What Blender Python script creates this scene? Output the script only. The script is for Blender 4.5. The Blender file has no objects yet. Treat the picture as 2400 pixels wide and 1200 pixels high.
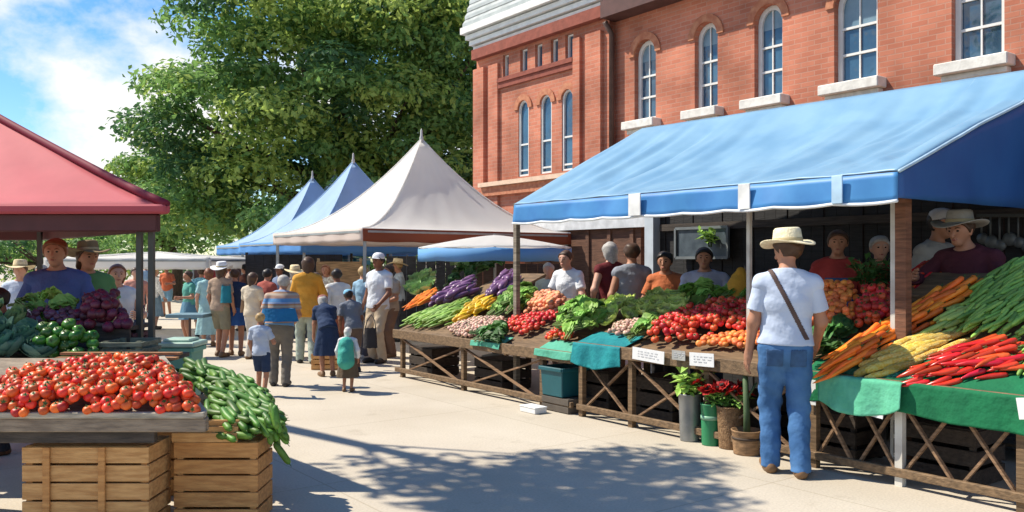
import bpy, bmesh, math, random
import numpy as np
from mathutils import Vector, Matrix
PI = math.pi
rnd = random.Random(11)
scene = bpy.context.scene
COL = scene.collection
def V(*a): return Vector(a)

# ------------------------------------------------------------------ camera geometry (photo is 2400 x 1200)
F, CX, HY, CAMH = 2000.0, 1200.0, 612.0, 1.6
def ray(px, py): return V((px-CX)/F, 1.0, -(py-HY)/F)
def at(px, py, Y): return V(0, 0, CAMH) + ray(px, py)*Y
def ground(px, py): return at(px, py, F*CAMH/(py-HY))
# the right-hand row of stalls: origin, direction away along the row, direction towards the brick building
P0, U, W = V(2.74, 6.06, 0), V(-.6, .8, 0), V(.8, .6, 0)
Z = V(0, 0, 1)
def R(t, d, z=0): return P0 + U*t + W*d + Z*z
def rowdepth(px, d): return (5.828+d)/((px-CX)/F*.8+.6)
def hit(px, py, p, n):
    r = ray(px, py); c = V(0, 0, CAMH)
    return c + r*((p-c).dot(n)/r.dot(n))
def td(p): q = p-P0; return q.dot(U), q.dot(W), p.z

# ------------------------------------------------------------------ materials
MATS = {}
def nodes_of(m):
    m.use_nodes = True
    return m.node_tree.nodes, m.node_tree.links, m.node_tree.nodes['Principled BSDF']
def mat(name, c, rough=.6, c2=None, scale=6., var=.25, bump=0., metal=0., spec=.4, rand=False, transl=0., coords='Object', stretch=(1,1,1), detail=4.):
    """procedural colour: noise mix of two colours, optional variation from object to object, optional bump"""
    if name in MATS: return MATS[name]
    m = bpy.data.materials.new(name); MATS[name] = m
    N, L, b = nodes_of(m)
    c = tuple(c)
    c2 = tuple(c2) if c2 else tuple(x*(1-var) for x in c)
    tc = N.new('ShaderNodeTexCoord'); mp = N.new('ShaderNodeMapping'); mp.inputs['Scale'].default_value = stretch
    L.new(tc.outputs[coords], mp.inputs[0])
    nz = N.new('ShaderNodeTexNoise'); nz.inputs['Scale'].default_value = scale; nz.inputs['Detail'].default_value = detail
    L.new(mp.outputs[0], nz.inputs['Vector'])
    rp = N.new('ShaderNodeValToRGB'); rp.color_ramp.elements[0].position = .35; rp.color_ramp.elements[1].position = .65
    rp.color_ramp.elements[0].color = (*c2, 1); rp.color_ramp.elements[1].color = (*c, 1)
    L.new(nz.outputs['Fac'], rp.inputs[0])
    out = rp.outputs[0]
    if rand:
        oi = N.new('ShaderNodeObjectInfo'); hs = N.new('ShaderNodeHueSaturation')
        m1 = N.new('ShaderNodeMapRange'); m1.inputs['To Min'].default_value = .485; m1.inputs['To Max'].default_value = .515
        m2 = N.new('ShaderNodeMapRange'); m2.inputs['To Min'].default_value = .6; m2.inputs['To Max'].default_value = 1.35
        wn = N.new('ShaderNodeTexWhiteNoise'); wn.noise_dimensions = '1D'
        L.new(oi.outputs['Random'], m1.inputs[0]); L.new(oi.outputs['Random'], wn.inputs['W']); L.new(wn.outputs['Value'], m2.inputs[0])
        L.new(m1.outputs[0], hs.inputs['Hue']); L.new(m2.outputs[0], hs.inputs['Value']); L.new(out, hs.inputs['Color'])
        out = hs.outputs[0]
    L.new(out, b.inputs['Base Color'])
    b.inputs['Roughness'].default_value = rough; b.inputs['Metallic'].default_value = metal
    b.inputs['Specular IOR Level'].default_value = spec
    if bump:
        bp = N.new('ShaderNodeBump'); bp.inputs['Strength'].default_value = bump; bp.inputs['Distance'].default_value = .02
        n2 = N.new('ShaderNodeTexNoise'); n2.inputs['Scale'].default_value = scale*3; L.new(mp.outputs[0], n2.inputs['Vector'])
        L.new(n2.outputs['Fac'], bp.inputs['Height']); L.new(bp.outputs[0], b.inputs['Normal'])
    if transl:
        t = N.new('ShaderNodeBsdfTranslucent'); mx = N.new('ShaderNodeMixShader'); mx.inputs[0].default_value = transl
        L.new(out, t.inputs['Color']); L.new(b.outputs[0], mx.inputs[1]); L.new(t.outputs[0], mx.inputs[2])
        L.new(mx.outputs[0], N['Material Output'].inputs['Surface'])
    return m
def wood(name, c, c2=None, rough=.75): return mat(name, c, rough, c2 or tuple(x*.5 for x in c), scale=3.5, stretch=(1.2, 1.2, 14), bump=.3)
def woodx(name, c, c2=None, rough=.75): return mat(name, c, rough, c2 or tuple(x*.5 for x in c), scale=3.0, stretch=(2.5, 9, 16), bump=.3)
def cloth(name, c, **k):
    k.setdefault('var', .18); k.setdefault('scale', 6); k.setdefault('bump', .6)
    return mat(name, c, .85, spec=.2, **k)
def skinm(name, c): return mat(name, c, .55, scale=14, var=.12, spec=.35)
def brickmat(name, c1, c2, mortar):
    m = bpy.data.materials.new(name); MATS[name] = m
    N, L, b = nodes_of(m)
    g = N.new('ShaderNodeNewGeometry'); dt = N.new('ShaderNodeVectorMath'); dt.operation = 'DOT_PRODUCT'
    dt.inputs[1].default_value = (-.6, .8, 0); L.new(g.outputs['Position'], dt.inputs[0])
    dw = N.new('ShaderNodeVectorMath'); dw.operation = 'DOT_PRODUCT'; dw.inputs[1].default_value = (.8, .6, 0); L.new(g.outputs['Position'], dw.inputs[0])
    ad = N.new('ShaderNodeMath'); L.new(dt.outputs['Value'], ad.inputs[0]); L.new(dw.outputs['Value'], ad.inputs[1])
    sx = N.new('ShaderNodeSeparateXYZ'); L.new(g.outputs['Position'], sx.inputs[0])
    cb = N.new('ShaderNodeCombineXYZ'); L.new(ad.outputs[0], cb.inputs[0]); L.new(sx.outputs['Z'], cb.inputs[1])
    br = N.new('ShaderNodeTexBrick'); L.new(cb.outputs[0], br.inputs['Vector'])
    br.inputs['Color1'].default_value = (*c1, 1); br.inputs['Color2'].default_value = (*c2, 1); br.inputs['Mortar'].default_value = (*mortar, 1)
    br.inputs['Scale'].default_value = 1; br.inputs['Brick Width'].default_value = .23; br.inputs['Row Height'].default_value = .077
    br.inputs['Mortar Size'].default_value = .008; br.inputs['Bias'].default_value = -.1
    nz = N.new('ShaderNodeTexNoise'); nz.inputs['Scale'].default_value = 1.1; nz.inputs['Detail'].default_value = 5; L.new(g.outputs['Position'], nz.inputs['Vector'])
    hs = N.new('ShaderNodeHueSaturation'); mr = N.new('ShaderNodeMapRange'); mr.inputs['From Min'].default_value = .3; mr.inputs['From Max'].default_value = .7
    mr.inputs['To Min'].default_value = .66; mr.inputs['To Max'].default_value = 1.22
    L.new(nz.outputs['Fac'], mr.inputs[0]); L.new(mr.outputs[0], hs.inputs['Value']); L.new(br.outputs['Color'], hs.inputs['Color'])
    L.new(hs.outputs[0], b.inputs['Base Color']); b.inputs['Roughness'].default_value = .9; b.inputs['Specular IOR Level'].default_value = .2
    bp = N.new('ShaderNodeBump'); bp.inputs['Strength'].default_value = .4; bp.inputs['Distance'].default_value = .01; bp.invert = True
    L.new(br.outputs['Fac'], bp.inputs['Height']); L.new(bp.outputs[0], b.inputs['Normal'])
    return m

# ------------------------------------------------------------------ objects, tags
def tag(o, label=None, cat=None, group=None, kind=None):
    if label: o['label'] = label
    if cat: o['category'] = cat
    if group: o['group'] = group
    if kind: o['kind'] = kind
    return o
def thing(name, loc, label, cat, group=None):
    o = bpy.data.objects.new(name, None); o.empty_display_size = .1; COL.objects.link(o); o.location = loc
    return tag(o, label, cat, group)
def link(name, me, mats, root=None, smooth=False):
    for m in (mats if isinstance(mats, (list, tuple)) else [mats]): me.materials.append(m)
    if smooth: me.shade_smooth()
    o = bpy.data.objects.new(name, me); COL.objects.link(o)
    if root is not None:
        base = root
        off = V(0, 0, 0)
        while base is not None: off += base.location; base = base.parent
        me.transform(Matrix.Translation(-off)); o.parent = root
    return o
def solo(o):
    """a one-mesh thing: put its origin at the base of its own mesh"""
    me = o.data; n = len(me.vertices); a = np.empty(n*3, dtype=np.float32); me.vertices.foreach_get('co', a); a = a.reshape(-1, 3)
    c = V(float(a[:, 0].mean()), float(a[:, 1].mean()), float(a[:, 2].min()))
    me.transform(Matrix.Translation(-c)); o.location = c
    return o

class MB:
    def __init__(s): s.v, s.f, s.m = [], [], []
    def add(s, vs, fs, mi=0):
        b = len(s.v); s.v += [tuple(x) for x in vs]; s.f += [tuple(i+b for i in f) for f in fs]; s.m += [mi]*len(fs); return s
    def box(s, c, size, ax=(V(1,0,0), V(0,1,0), V(0,0,1)), mi=0):
        c = Vector(c); h = [a*(k/2) for a, k in zip(ax, size)]
        vs = [c + h[0]*i + h[1]*j + h[2]*k for i in (-1,1) for j in (-1,1) for k in (-1,1)]
        return s.add(vs, [(0,1,3,2),(4,6,7,5),(0,4,5,1),(2,3,7,6),(0,2,6,4),(1,5,7,3)], mi)
    def beam(s, p, q, w, h, up=None, mi=0):
        p, q = Vector(p), Vector(q); d = (q-p); L = d.length; d.normalize()
        up = Vector(up) if up is not None else (Z if abs(d.z) < .9 else V(0,1,0))
        a = d.cross(up).normalized(); b = a.cross(d).normalized()
        return s.box((p+q)/2, (L, w, h), (d, a, b), mi)
    def tube(s, pts, rs, n=8, mi=0, cap=True):
        pts = [Vector(p) for p in pts]
        if not isinstance(rs, (list, tuple)): rs = [rs]*len(pts)
        vs, fs = [], []
        ref = None
        for i, p in enumerate(pts):
            d = (pts[min(i+1, len(pts)-1)] - pts[max(i-1, 0)]).normalized()
            if ref is None: ref = d.orthogonal().normalized()
            a = (ref - d*ref.dot(d)).normalized(); ref = a; b = d.cross(a)
            vs += [p + (a*math.cos(2*PI*k/n) + b*math.sin(2*PI*k/n))*rs[i] for k in range(n)]
        for i in range(len(pts)-1):
            fs += [(i*n+k, i*n+(k+1)%n, (i+1)*n+(k+1)%n, (i+1)*n+k) for k in range(n)]
        if cap:
            fs.append(tuple(reversed(range(n)))); e = (len(pts)-1)*n; fs.append(tuple(e+k for k in range(n)))
        return s.add(vs, fs, mi)
    def lathe(s, prof, c=(0,0,0), n=16, ax=None, mi=0, wob=None):
        """prof: (r, z) pairs round a vertical axis"""
        c = Vector(c); vs, fs = [], []
        for j, (r, z) in enumerate(prof):
            for k in range(n):
                a = 2*PI*k/n; rr = r*(wob(a, j) if wob else 1)
                p = V(rr*math.cos(a), rr*math.sin(a), z)
                vs.append(c + (ax @ p if ax else p))
        for j in range(len(prof)-1):
            fs += [(j*n+k, j*n+(k+1)%n, (j+1)*n+(k+1)%n, (j+1)*n+k) for k in range(n)]
        fs.append(tuple(reversed(range(n)))); e = (len(prof)-1)*n; fs.append(tuple(e+k for k in range(n)))
        return s.add(vs, fs, mi)
    def grid(s, fn, nu, nv, mi=0, closed=False):
        vs = [fn(i/nu, j/nv) for i in range(nu + (0 if closed else 1)) for j in range(nv+1)]
        w = nv+1; n = nu if closed else nu+1
        return s.add(vs, [(i*w+j, ((i+1) % n)*w+j, ((i+1) % n)*w+j+1, i*w+j+1) for i in range(nu) for j in range(nv)], mi)
    def mesh(s, name='m', merge=False):
        me = bpy.data.meshes.new(name); me.from_pydata(s.v, [], s.f); me.polygons.foreach_set('material_index', s.m)
        if merge:
            bm = bmesh.new(); bm.from_mesh(me); bmesh.ops.remove_doubles(bm, verts=bm.verts, dist=.0008); bm.to_mesh(me); bm.free()
        me.update(); return me
    def build(s, name, mats, root=None, smooth=False, bevel=0, solid=0):
        me = s.mesh(name, merge=solid > 0)
        if bevel or solid:
            bm = bmesh.new(); bm.from_mesh(me)
            if solid: bmesh.ops.solidify(bm, geom=bm.faces[:], thickness=solid)
            if bevel:
                bmesh.ops.bevel(bm, geom=bm.edges[:], offset=bevel, segments=1, affect='EDGES', clamp_overlap=True)
            bmesh.ops.recalc_face_normals(bm, faces=bm.faces[:]); bm.to_mesh(me); bm.free()
        return link(name, me, mats, root, smooth)

def panel(outline, holes, depth, O, ax, name, m, root, front=0.):
    """a flat panel with real openings: outline and holes in (a, z); ax = (along, normal); the back face is at `front`, the panel is `depth` thick"""
    cu = bpy.data.curves.new('c', 'CURVE'); cu.dimensions = '2D'; cu.fill_mode = 'BOTH'; cu.extrude = depth/2
    for pts in [outline]+holes:
        sp = cu.splines.new('POLY'); sp.points.add(len(pts)-1)
        for p, q in zip(sp.points, pts): p.co = (q[0], q[1], 0, 1)
        sp.use_cyclic_u = True
    o = bpy.data.objects.new('c', cu); COL.objects.link(o)
    dg = bpy.context.evaluated_depsgraph_get(); me = bpy.data.meshes.new_from_object(o.evaluated_get(dg))
    bpy.data.objects.remove(o); bpy.data.curves.remove(cu)
    a, n = ax
    M = Matrix(((a.x, 0, n.x, O.x), (a.y, 0, n.y, O.y), (0, 1, 0, O.z), (0, 0, 0, 1)))
    me.transform(Matrix.Translation((0, 0, front+depth/2))); me.transform(M); me.materials.clear()
    return link(name, me, m, root)
def arch(a0, a1, z0, z1, rise=None, n=10):
    w = (a1-a0)/2; c = (a0+a1)/2; rise = w if rise is None else rise
    if rise <= 0: return [(a0, z0), (a1, z0), (a1, z1), (a0, z1)]
    return [(a0, z0), (a1, z0)] + [(c+w*math.cos(PI*k/n), z1-rise+rise*math.sin(PI*k/n)) for k in range(n+1)]

def patch(o, pred, thick, name, m, root):
    """a thin piece that follows the surface of o where pred(centre, normal) holds"""
    me = o.data; mw = Matrix.Translation(root.location); vs, fs, ix = [], [], {}
    for f in me.polygons:
        if pred(f.center+root.location, f.normal):
            q = []
            for i in f.vertices:
                if i not in ix: ix[i] = len(vs); v = me.vertices[i]; vs.append(v.co+root.location+v.normal*thick)
                q.append(ix[i])
            fs.append(q)
    b = MB(); b.add(vs, fs); return b.build(name, m, root, True, solid=.004) if fs else None

# ------------------------------------------------------------------ implicit surfaces for people (numpy surface nets)
def surf(prims, vox, clips=(), wrinkle=0., seed=0):
    """prims: (a, b, ra, rb, k, ysc).  returns verts, quads"""
    A = np.array([[min(p[0][i], p[1][i]) - max(p[2], p[3]) - .03 for i in range(3)] for p in prims]).min(0)
    B = np.array([[max(p[0][i], p[1][i]) + max(p[2], p[3]) + .03 for i in range(3)] for p in prims]).max(0)
    n = np.ceil((B-A)/vox).astype(int)+2
    xs = [A[i]+vox*np.arange(n[i]) for i in range(3)]
    f = np.full(n, .08, dtype=np.float32)
    for p in prims:
        a, b = np.array(p[0], float), np.array(p[1], float); ra, rb = p[2], p[3]; k = p[4] if len(p) > 4 else .03; ys = p[5] if len(p) > 5 else 1.
        mr = max(ra, rb)+k+3*vox
        lo = np.maximum(np.floor((np.minimum(a, b)-mr-A)/vox).astype(int), 0); hi = np.minimum(np.ceil((np.maximum(a, b)+mr-A)/vox).astype(int)+1, n)
        sl = tuple(slice(l, h) for l, h in zip(lo, hi))
        X, Y, Zz = np.meshgrid(xs[0][sl[0]]-a[0], (xs[1][sl[1]]-a[1])*ys, xs[2][sl[2]]-a[2], indexing='ij')
        d = b-a; d = np.array([d[0], d[1]*ys, d[2]]); dd = max(float(d@d), 1e-9)
        h = np.clip((X*d[0]+Y*d[1]+Zz*d[2])/dd, 0, 1)
        q = np.sqrt((X-h*d[0])**2+(Y-h*d[1])**2+(Zz-h*d[2])**2)-(ra+(rb-ra)*h)
        g = f[sl]; hh = np.clip(.5+.5*(g-q)/k, 0, 1)
        f[sl] = g*(1-hh)+q*hh-k*hh*(1-hh)
    if wrinkle:
        X, Y, Zz = np.meshgrid(*xs, indexing='ij'); s = seed*1.7
        f += wrinkle*(np.sin(X*31+Zz*23+s+2*np.sin(Zz*9+s))*np.sin(Y*27-Zz*17+s*2)+.6*np.sin(Zz*52+X*24+s*3+Y*30))
    if clips:
        X, Y, Zz = np.meshgrid(*xs, indexing='ij')
        for c, nn in clips:
            f = np.maximum(f, ((X-c[0])*nn[0]+(Y-c[1])*nn[1]+(Zz-c[2])*nn[2]))
    ins = f < 0
    cs = [(i, j, k) for i in (0,1) for j in (0,1) for k in (0,1)]
    cnt = sum(ins[i:n[0]-1+i, j:n[1]-1+j, k:n[2]-1+k].astype(np.int8) for i, j, k in cs)
    act = (cnt > 0) & (cnt < 8); idx = np.argwhere(act)
    if len(idx) == 0: return [], []
    vid = np.full(act.shape, -1, dtype=np.int64); vid[act] = np.arange(len(idx))
    val = {c: f[idx[:,0]+c[0], idx[:,1]+c[1], idx[:,2]+c[2]] for c in cs}
    pos = np.zeros((len(idx), 3)); num = np.zeros(len(idx))
    for c in cs:
        for ax in range(3):
            if c[ax] == 0:
                e = list(c); e[ax] = 1; e = tuple(e); v0, v1 = val[c], val[e]; x = (v0 < 0) != (v1 < 0)
                t = np.where(x, v0/np.where(v0-v1 == 0, 1, v0-v1), 0)
                pt = np.tile(np.array(c, float), (len(idx), 1)); pt[:, ax] += t
                pos += pt*x[:, None]; num += x
    verts = A+(idx+pos/np.maximum(num, 1)[:, None])*vox
    quads = []
    for ax in range(3):
        o1, o2 = [(1,2),(2,0),(0,1)][ax]
        s0 = [slice(1, n[i]-1) for i in range(3)]; s0[ax] = slice(0, n[ax]-1)
        s1 = list(s0); s1[ax] = slice(1, n[ax])
        a_, b_ = ins[tuple(s0)], ins[tuple(s1)]
        e = np.argwhere(a_ != b_); 
        if len(e) == 0: continue
        fl = a_[tuple(e.T)]
        off = np.array([s.start for s in s0]); g = e+off
        def cell(d1, d2):
            q = g.copy(); q[:, o1] -= d1; q[:, o2] -= d2; return vid[tuple(q.T)]
        q = np.stack([cell(1,1), cell(0,1), cell(0,0), cell(1,0)], 1)
        q[~fl] = q[~fl][:, ::-1]; quads.append(q)
    quads = np.concatenate(quads); quads = quads[(quads >= 0).all(1)]
    return verts.tolist(), quads.tolist()

SKIN = [skinm('skin_light', (.55,.30,.21)), skinm('skin_tan', (.42,.20,.12)), skinm('skin_brown', (.20,.085,.048)), skinm('skin_pale', (.62,.38,.29))]
HAIR = {'brown': mat('hair_brown', (.07,.035,.018), .5, scale=40), 'black': mat('hair_black', (.018,.014,.012), .45, scale=40), 'grey': mat('hair_grey', (.42,.40,.37), .6, scale=40),
        'blond': mat('hair_blond', (.45,.30,.13), .5, scale=40), 'ginger': mat('hair_auburn', (.22,.075,.03), .5, scale=40), 'white': mat('hair_white', (.68,.66,.62), .6, scale=40)}
STRAW = mat('straw', (.78,.66,.42), .75, (.60,.47,.26), scale=30, bump=.4)
EYEM = mat('eye_dark', (.02,.015,.012), .2)
LIPM = mat('lip', (.35,.10,.08), .5)

def ik(s, t, l1, l2, pole):
    s, t = Vector(s), Vector(t); d = t-s; L = min(d.length, (l1+l2)*.995); d.normalize(); t = s+d*L
    a = (l1*l1-l2*l2+L*L)/(2*L); h = math.sqrt(max(l1*l1-a*a, 0)); p = Vector(pole); p = p-d*p.dot(d)
    p = p.normalized() if p.length > 1e-5 else d.orthogonal().normalized()
    return s+d*a+p*h, t

def person(loc, H, yaw, label, skin=0, top=None, sleeve='s', bottom=('trousers', None), shoes=None, hair=('short', 'brown'), hat=None,
           lean=0., stride=0., arms=(None, None), hyaw=0., hpitch=0., tuck=False, face=False, vox=None, wide=1., group=None, long_top=0., apron=None, strap=None):
    loc = Vector(loc); S = H/1.75
    root = thing('person', loc, label, 'person', group)
    vx = (vox or min(max(loc.length*.00105, .0085), .017))/S
    M = Matrix.Translation(loc) @ Matrix.Rotation(yaw, 4, 'Z') @ Matrix.Diagonal((S, S, S, 1))
    sd = rnd.random()*50
    def mk(name, vf, m, parent, smooth=True, extra=None):
        vs, fs = vf
        me = bpy.data.meshes.new(name)
        if extra: 
            b = len(vs); vs = list(vs)+[tuple(v) for v in extra.v]; fs = list(fs)+[tuple(i+b for i in q) for q in extra.f]
        me.from_pydata(vs, [], fs); me.update(); me.transform(M)
        return link(name, me, m, parent, smooth)
    cl, sl = math.cos(lean), math.sin(lean)
    roll = rnd.uniform(-.07,.07) if vox is None else .03
    def T(x, y, z): return V(x+(z-.95)*roll, y*cl+(z-.95)*sl, .95+(z-.95)*cl-y*sl)
    w = wide
    pel, wai, che, nb = T(0,0,.95), T(0,.005,1.10), T(0,.005,1.29), T(0,-.012,1.46)
    sh = [T(-.165*w,-.012,1.395), T(.165*w,-.012,1.395)]
    hc = T(0,.03,1.635); nt = T(0,.005,1.56)
    Rh = Matrix.Rotation(hyaw, 3, 'Z') @ Matrix.Rotation(-lean*.5-hpitch, 3, 'X')
    def hd(x, y, z): return hc + Rh @ V(x, y, z)
    def seg(a, b, ra, rb, k=.03, ys=1.): return (tuple(a), tuple(b), ra, rb, k, ys)
    def torso(o): return [seg(pel, wai, .158*w+o, .138*w+o, .05, 1.42), seg(wai, che, .138*w+o, .160*w+o, .05, 1.42), seg(che, nb, .158*w+o, .075+o, .05, 1.35), seg(sh[0], sh[1], .054+o, .054+o, .05), seg(nb+V(-.03,0,-.005), sh[0]+V(0,0,.012), .05+o*.7, .042+o*.7, .04), seg(nb+V(.03,0,-.005), sh[1]+V(0,0,.012), .05+o*.7, .042+o*.7, .04)]
    P = torso(0.) + [seg(nb, nt, .058, .052)]
    # head: skull, jaw, nose, ears, chin
    P += [seg(hd(0,-.018,.03), hd(0,.012,.022), .088, .084, .03), seg(hd(0,.02,-.02), hd(0,.045,-.075), .064, .043, .035), seg(hd(0,.098,.012), hd(0,.112,-.028), .010, .016, .012),
          seg(hd(-.083,-.01,.012), hd(-.08,-.008,-.025), .016, .012, .01), seg(hd(.083,-.01,.012), hd(.08,-.008,-.025), .016, .012, .01),
          seg(hd(-.032,.078,.028), hd(.032,.078,.028), .013, .013, .012), seg(hd(-.016,.089,-.058), hd(.016,.089,-.058), .0085, .0085, .008)]
    # legs
    legs = []
    for i, sx in enumerate((-1, 1)):
        st = stride*(1 if i == 0 else -1)
        hip = V(.085*sx*w, 0, .92); an = V(.10*sx, st, .085 + (.05 if st < -.12 else 0)); kn, an = ik(hip, an, .435, .425, (0.05*sx, 1, 0)); legs.append((hip, kn, an))
        toe = an+V(.03*sx, .155, -.05); heel = an+V(0,-.035,-.045)
        P += [seg(hip, kn, .088*w, .058), seg(kn+V(0,-.008,-.06), an, .058, .04), seg(heel, toe, .038, .03, .02)]
    ex = MB(); armj = []
    for i, sx in enumerate((-1, 1)):
        dfl = (.245*sx*max(1, w), .05+rnd.uniform(-.10,.14), .90) if rnd.random() < .7 else (.16*sx, .27, 1.08+rnd.uniform(-.06,.1))
        tg = arms[i] or dfl
        tg = Vector(tg)
        el, wr = ik(sh[i], tg, .285, .255, (sx*.6, -1, -.3)); armj.append((sh[i], el, wr))
        d = (wr-el).normalized(); nrm = V(-sx, .25, 0); nrm = (nrm-d*nrm.dot(d)).normalized(); ws = d.cross(nrm).normalized()
        if ws.y < 0 and abs(d.z) > .5: ws = -ws
        P += [seg(sh[i], el, .055, .043), seg(el, wr, .044, .028), seg(wr, wr+d*.03, .028, .027, .02), seg(wr+d*.025+ws*.018, wr+d*.085+ws*.022, .021, .018, .02), seg(wr+d*.025-ws*.018, wr+d*.08-ws*.022, .021, .018, .02)]
        for q, (off, ln) in enumerate(((.031, .068), (.011, .078), (-.010, .073), (-.030, .057))):
            b0 = wr+d*.07+ws*off; b1 = wr+d*.088+ws*off*1.1; b2 = b1+d*ln*.5+nrm*ln*.12+ws*off*.08; b3 = b2+d*ln*.36+nrm*ln*.34
            ex.tube([b0, b1, b2, b3], [.0105, .0105, .0095, .007], 6)
        b0 = wr+d*.03+ws*.022; b1 = b0+d*.03+ws*.026+nrm*.008; b2 = b1+d*.036+ws*.006+nrm*.012
        ex.tube([b0, b1, b2], [.014, .0125, .008], 6)
    body = mk('body', surf(P, vx), SKIN[skin], root, extra=ex)
    # shirt
    o = .020
    if top is not None:
        hem = (.955 if tuck else .875)-long_top
        Q = torso(o+.004)+[seg(T(0,0,.95), T(0,0,min(hem-.03, .94)), .165*w+o, .172*w+o+long_top*.12, .04, 1.38)]
        clips = [(T(0,0,hem), tuple(-(T(0,0,1)-T(0,0,0)))), (T(0,.0,1.497), tuple(T(0,.28,1)-T(0,0,0)))]
        mk('shirt', surf(Q, vx, clips, .0036, sd), top, root)
        if sleeve != 'n':
            for i, sx in enumerate((-1, 1)):
                s_, e_, w_ = armj[i]; fr = .72 if sleeve == 's' else 1.
                c = s_.lerp(e_, fr); Q = [seg(s_, c, .057+o*.65, .048+o*1.15, .03)]; dd = (e_-s_).normalized()
                if sleeve == 'l': c = e_.lerp(w_, .94); dd = (w_-e_).normalized(); Q += [seg(e_, c, .05+o*.9, .036+o*.8, .03)]
                mk('sleeve', surf(Q, vx, [(tuple(c-dd*.004), tuple(dd))], .0016, sd+i), top, root)
    kind, bm_ = bottom[0], bottom[1]
    if kind in ('trousers', 'shorts'):
        Q = [seg(T(0,0,1.03), pel, .152*w+o*.7, .160*w+o*.7, .05, 1.36)]
        clips = [(T(0,0,1.0), tuple(T(0,0,1)-T(0,0,0)))]
        for hip, kn, an in legs:
            if kind == 'trousers': Q += [seg(hip, kn, .094*w+o*.5, .068+o*.6, .03), seg(kn, an+V(0,-.008,-.035), .068+o*.6, .058+o*.6, .03)]
            else: Q += [seg(hip, kn+V(0,0,.03), .098*w+o*.6, .078+o*.8, .03)]
        clips.append(((0,0,.045), (0,0,-1)) if kind == 'trousers' else ((0,0,.52), (0,0,-1)))
        mk(kind, surf(Q, vx, clips, .0040 if kind == 'trousers' else .002, sd+3), bm_, root)
    elif kind == 'skirt':
        hem = .38 if len(bottom) < 3 else bottom[2]
        b = MB(); wt = .175*w
        def sk(a, t):
            z = 1.02-(1.02-hem)*t; r = wt+.105*t**.9; ang = a*2*PI
            f_ = 1+.055*t*math.sin(ang*9+sd)+.03*t*math.sin(ang*5+sd*2)
            return V(r*f_*math.cos(ang), (r*.78)*f_*math.sin(ang)+.01, z)
        b.grid(sk, 48, 10, closed=True)
        me = b.mesh('skirt'); me.transform(M); so = link('skirt', me, bm_, root, True)
    if apron is not None:
        b = MB()
        def ap(a, t):
            z = 1.30-.85*t; x = (a-.5)*(.22+.20*min(1, t*2.2)); yy = .155+.04*t-1.4*x*x+.008*math.sin(x*40+t*3)
            q = T(x, yy, z) if z > .95 else V(x, yy, z); return q
        b.grid(ap, 14, 14); me = b.mesh('apron'); me.transform(M); link('apron', me, apron, root, True)
    sm = shoes or mat('shoe_brown', (.14,.065,.03), .5, scale=12)
    for hip, kn, an in legs:
        toe = an+V(math.copysign(.03, an.x), .165, -.047); heel = an+V(0,-.035,-.045)
        zb = an.z-.085
        mk('shoe', surf([seg(heel, toe, .048, .042, .03, .95), seg(an+V(0,0,-.01), an+V(0,.03,-.045), .05, .052, .03)], max(vx*.8, .006), [((0,0,zb+.002), (0,0,-1))]), sm, root)
    # hair
    hs, hcol = hair
    if hs != 'none':
        g = .013
        Q = [seg(hd(0,-.020,.034), hd(0,.010,.028), .088+g, .084+g, .03)]
        if hs in ('long', 'bob'): Q += [seg(hd(-.055,-.045,.0), hd(-.062,-.06,-.11 if hs == 'bob' else -.22), .042, .030, .04), seg(hd(.055,-.045,.0), hd(.062,-.06,-.11 if hs == 'bob' else -.22), .042, .030, .04), seg(hd(0,-.07,0), hd(0,-.085,-.13 if hs == 'bob' else -.26), .055, .04, .05)]
        if hs == 'bun': Q += [seg(hd(0,-.115,.03), hd(0,-.125,.03), .042, .042, .02)]
        nrm = Rh @ V(0, .78, -.62)
        mk('hair', surf(Q, min(vx, .01), [(tuple(hd(0,.048,.035)), tuple(nrm))] if hs in ('short','bun') else [(tuple(hd(0,.045,.055)), tuple(Rh @ V(0,.80,-.60)))], 0.0045, sd+7), HAIR[hcol], root)
    if face:
        for sx in (-1, 1):
            b = MB(); b.lathe([(.0001,-.009),(.009,-.006),(.0125,0),(.009,.006),(.0001,.009)], hd(.032*sx,.086,.012), 8); me = b.mesh(); me.transform(M); link('eye', me, EYEM, root, True)
            b = MB(); b.tube([hd(.016*sx,.095,.033), hd(.034*sx,.092,.038), hd(.052*sx,.078,.031)], [.004,.0045,.002], 5); me = b.mesh(); me.transform(M); link('eyebrow', me, HAIR[hair[1]], root, True)
        b = MB(); b.tube([hd(-.024,.086,-.058), hd(0,.098,-.06), hd(.024,.086,-.058)], [.003,.007,.003], 6); me = b.mesh(); me.transform(M); link('mouth', me, LIPM, root, True)
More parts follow.
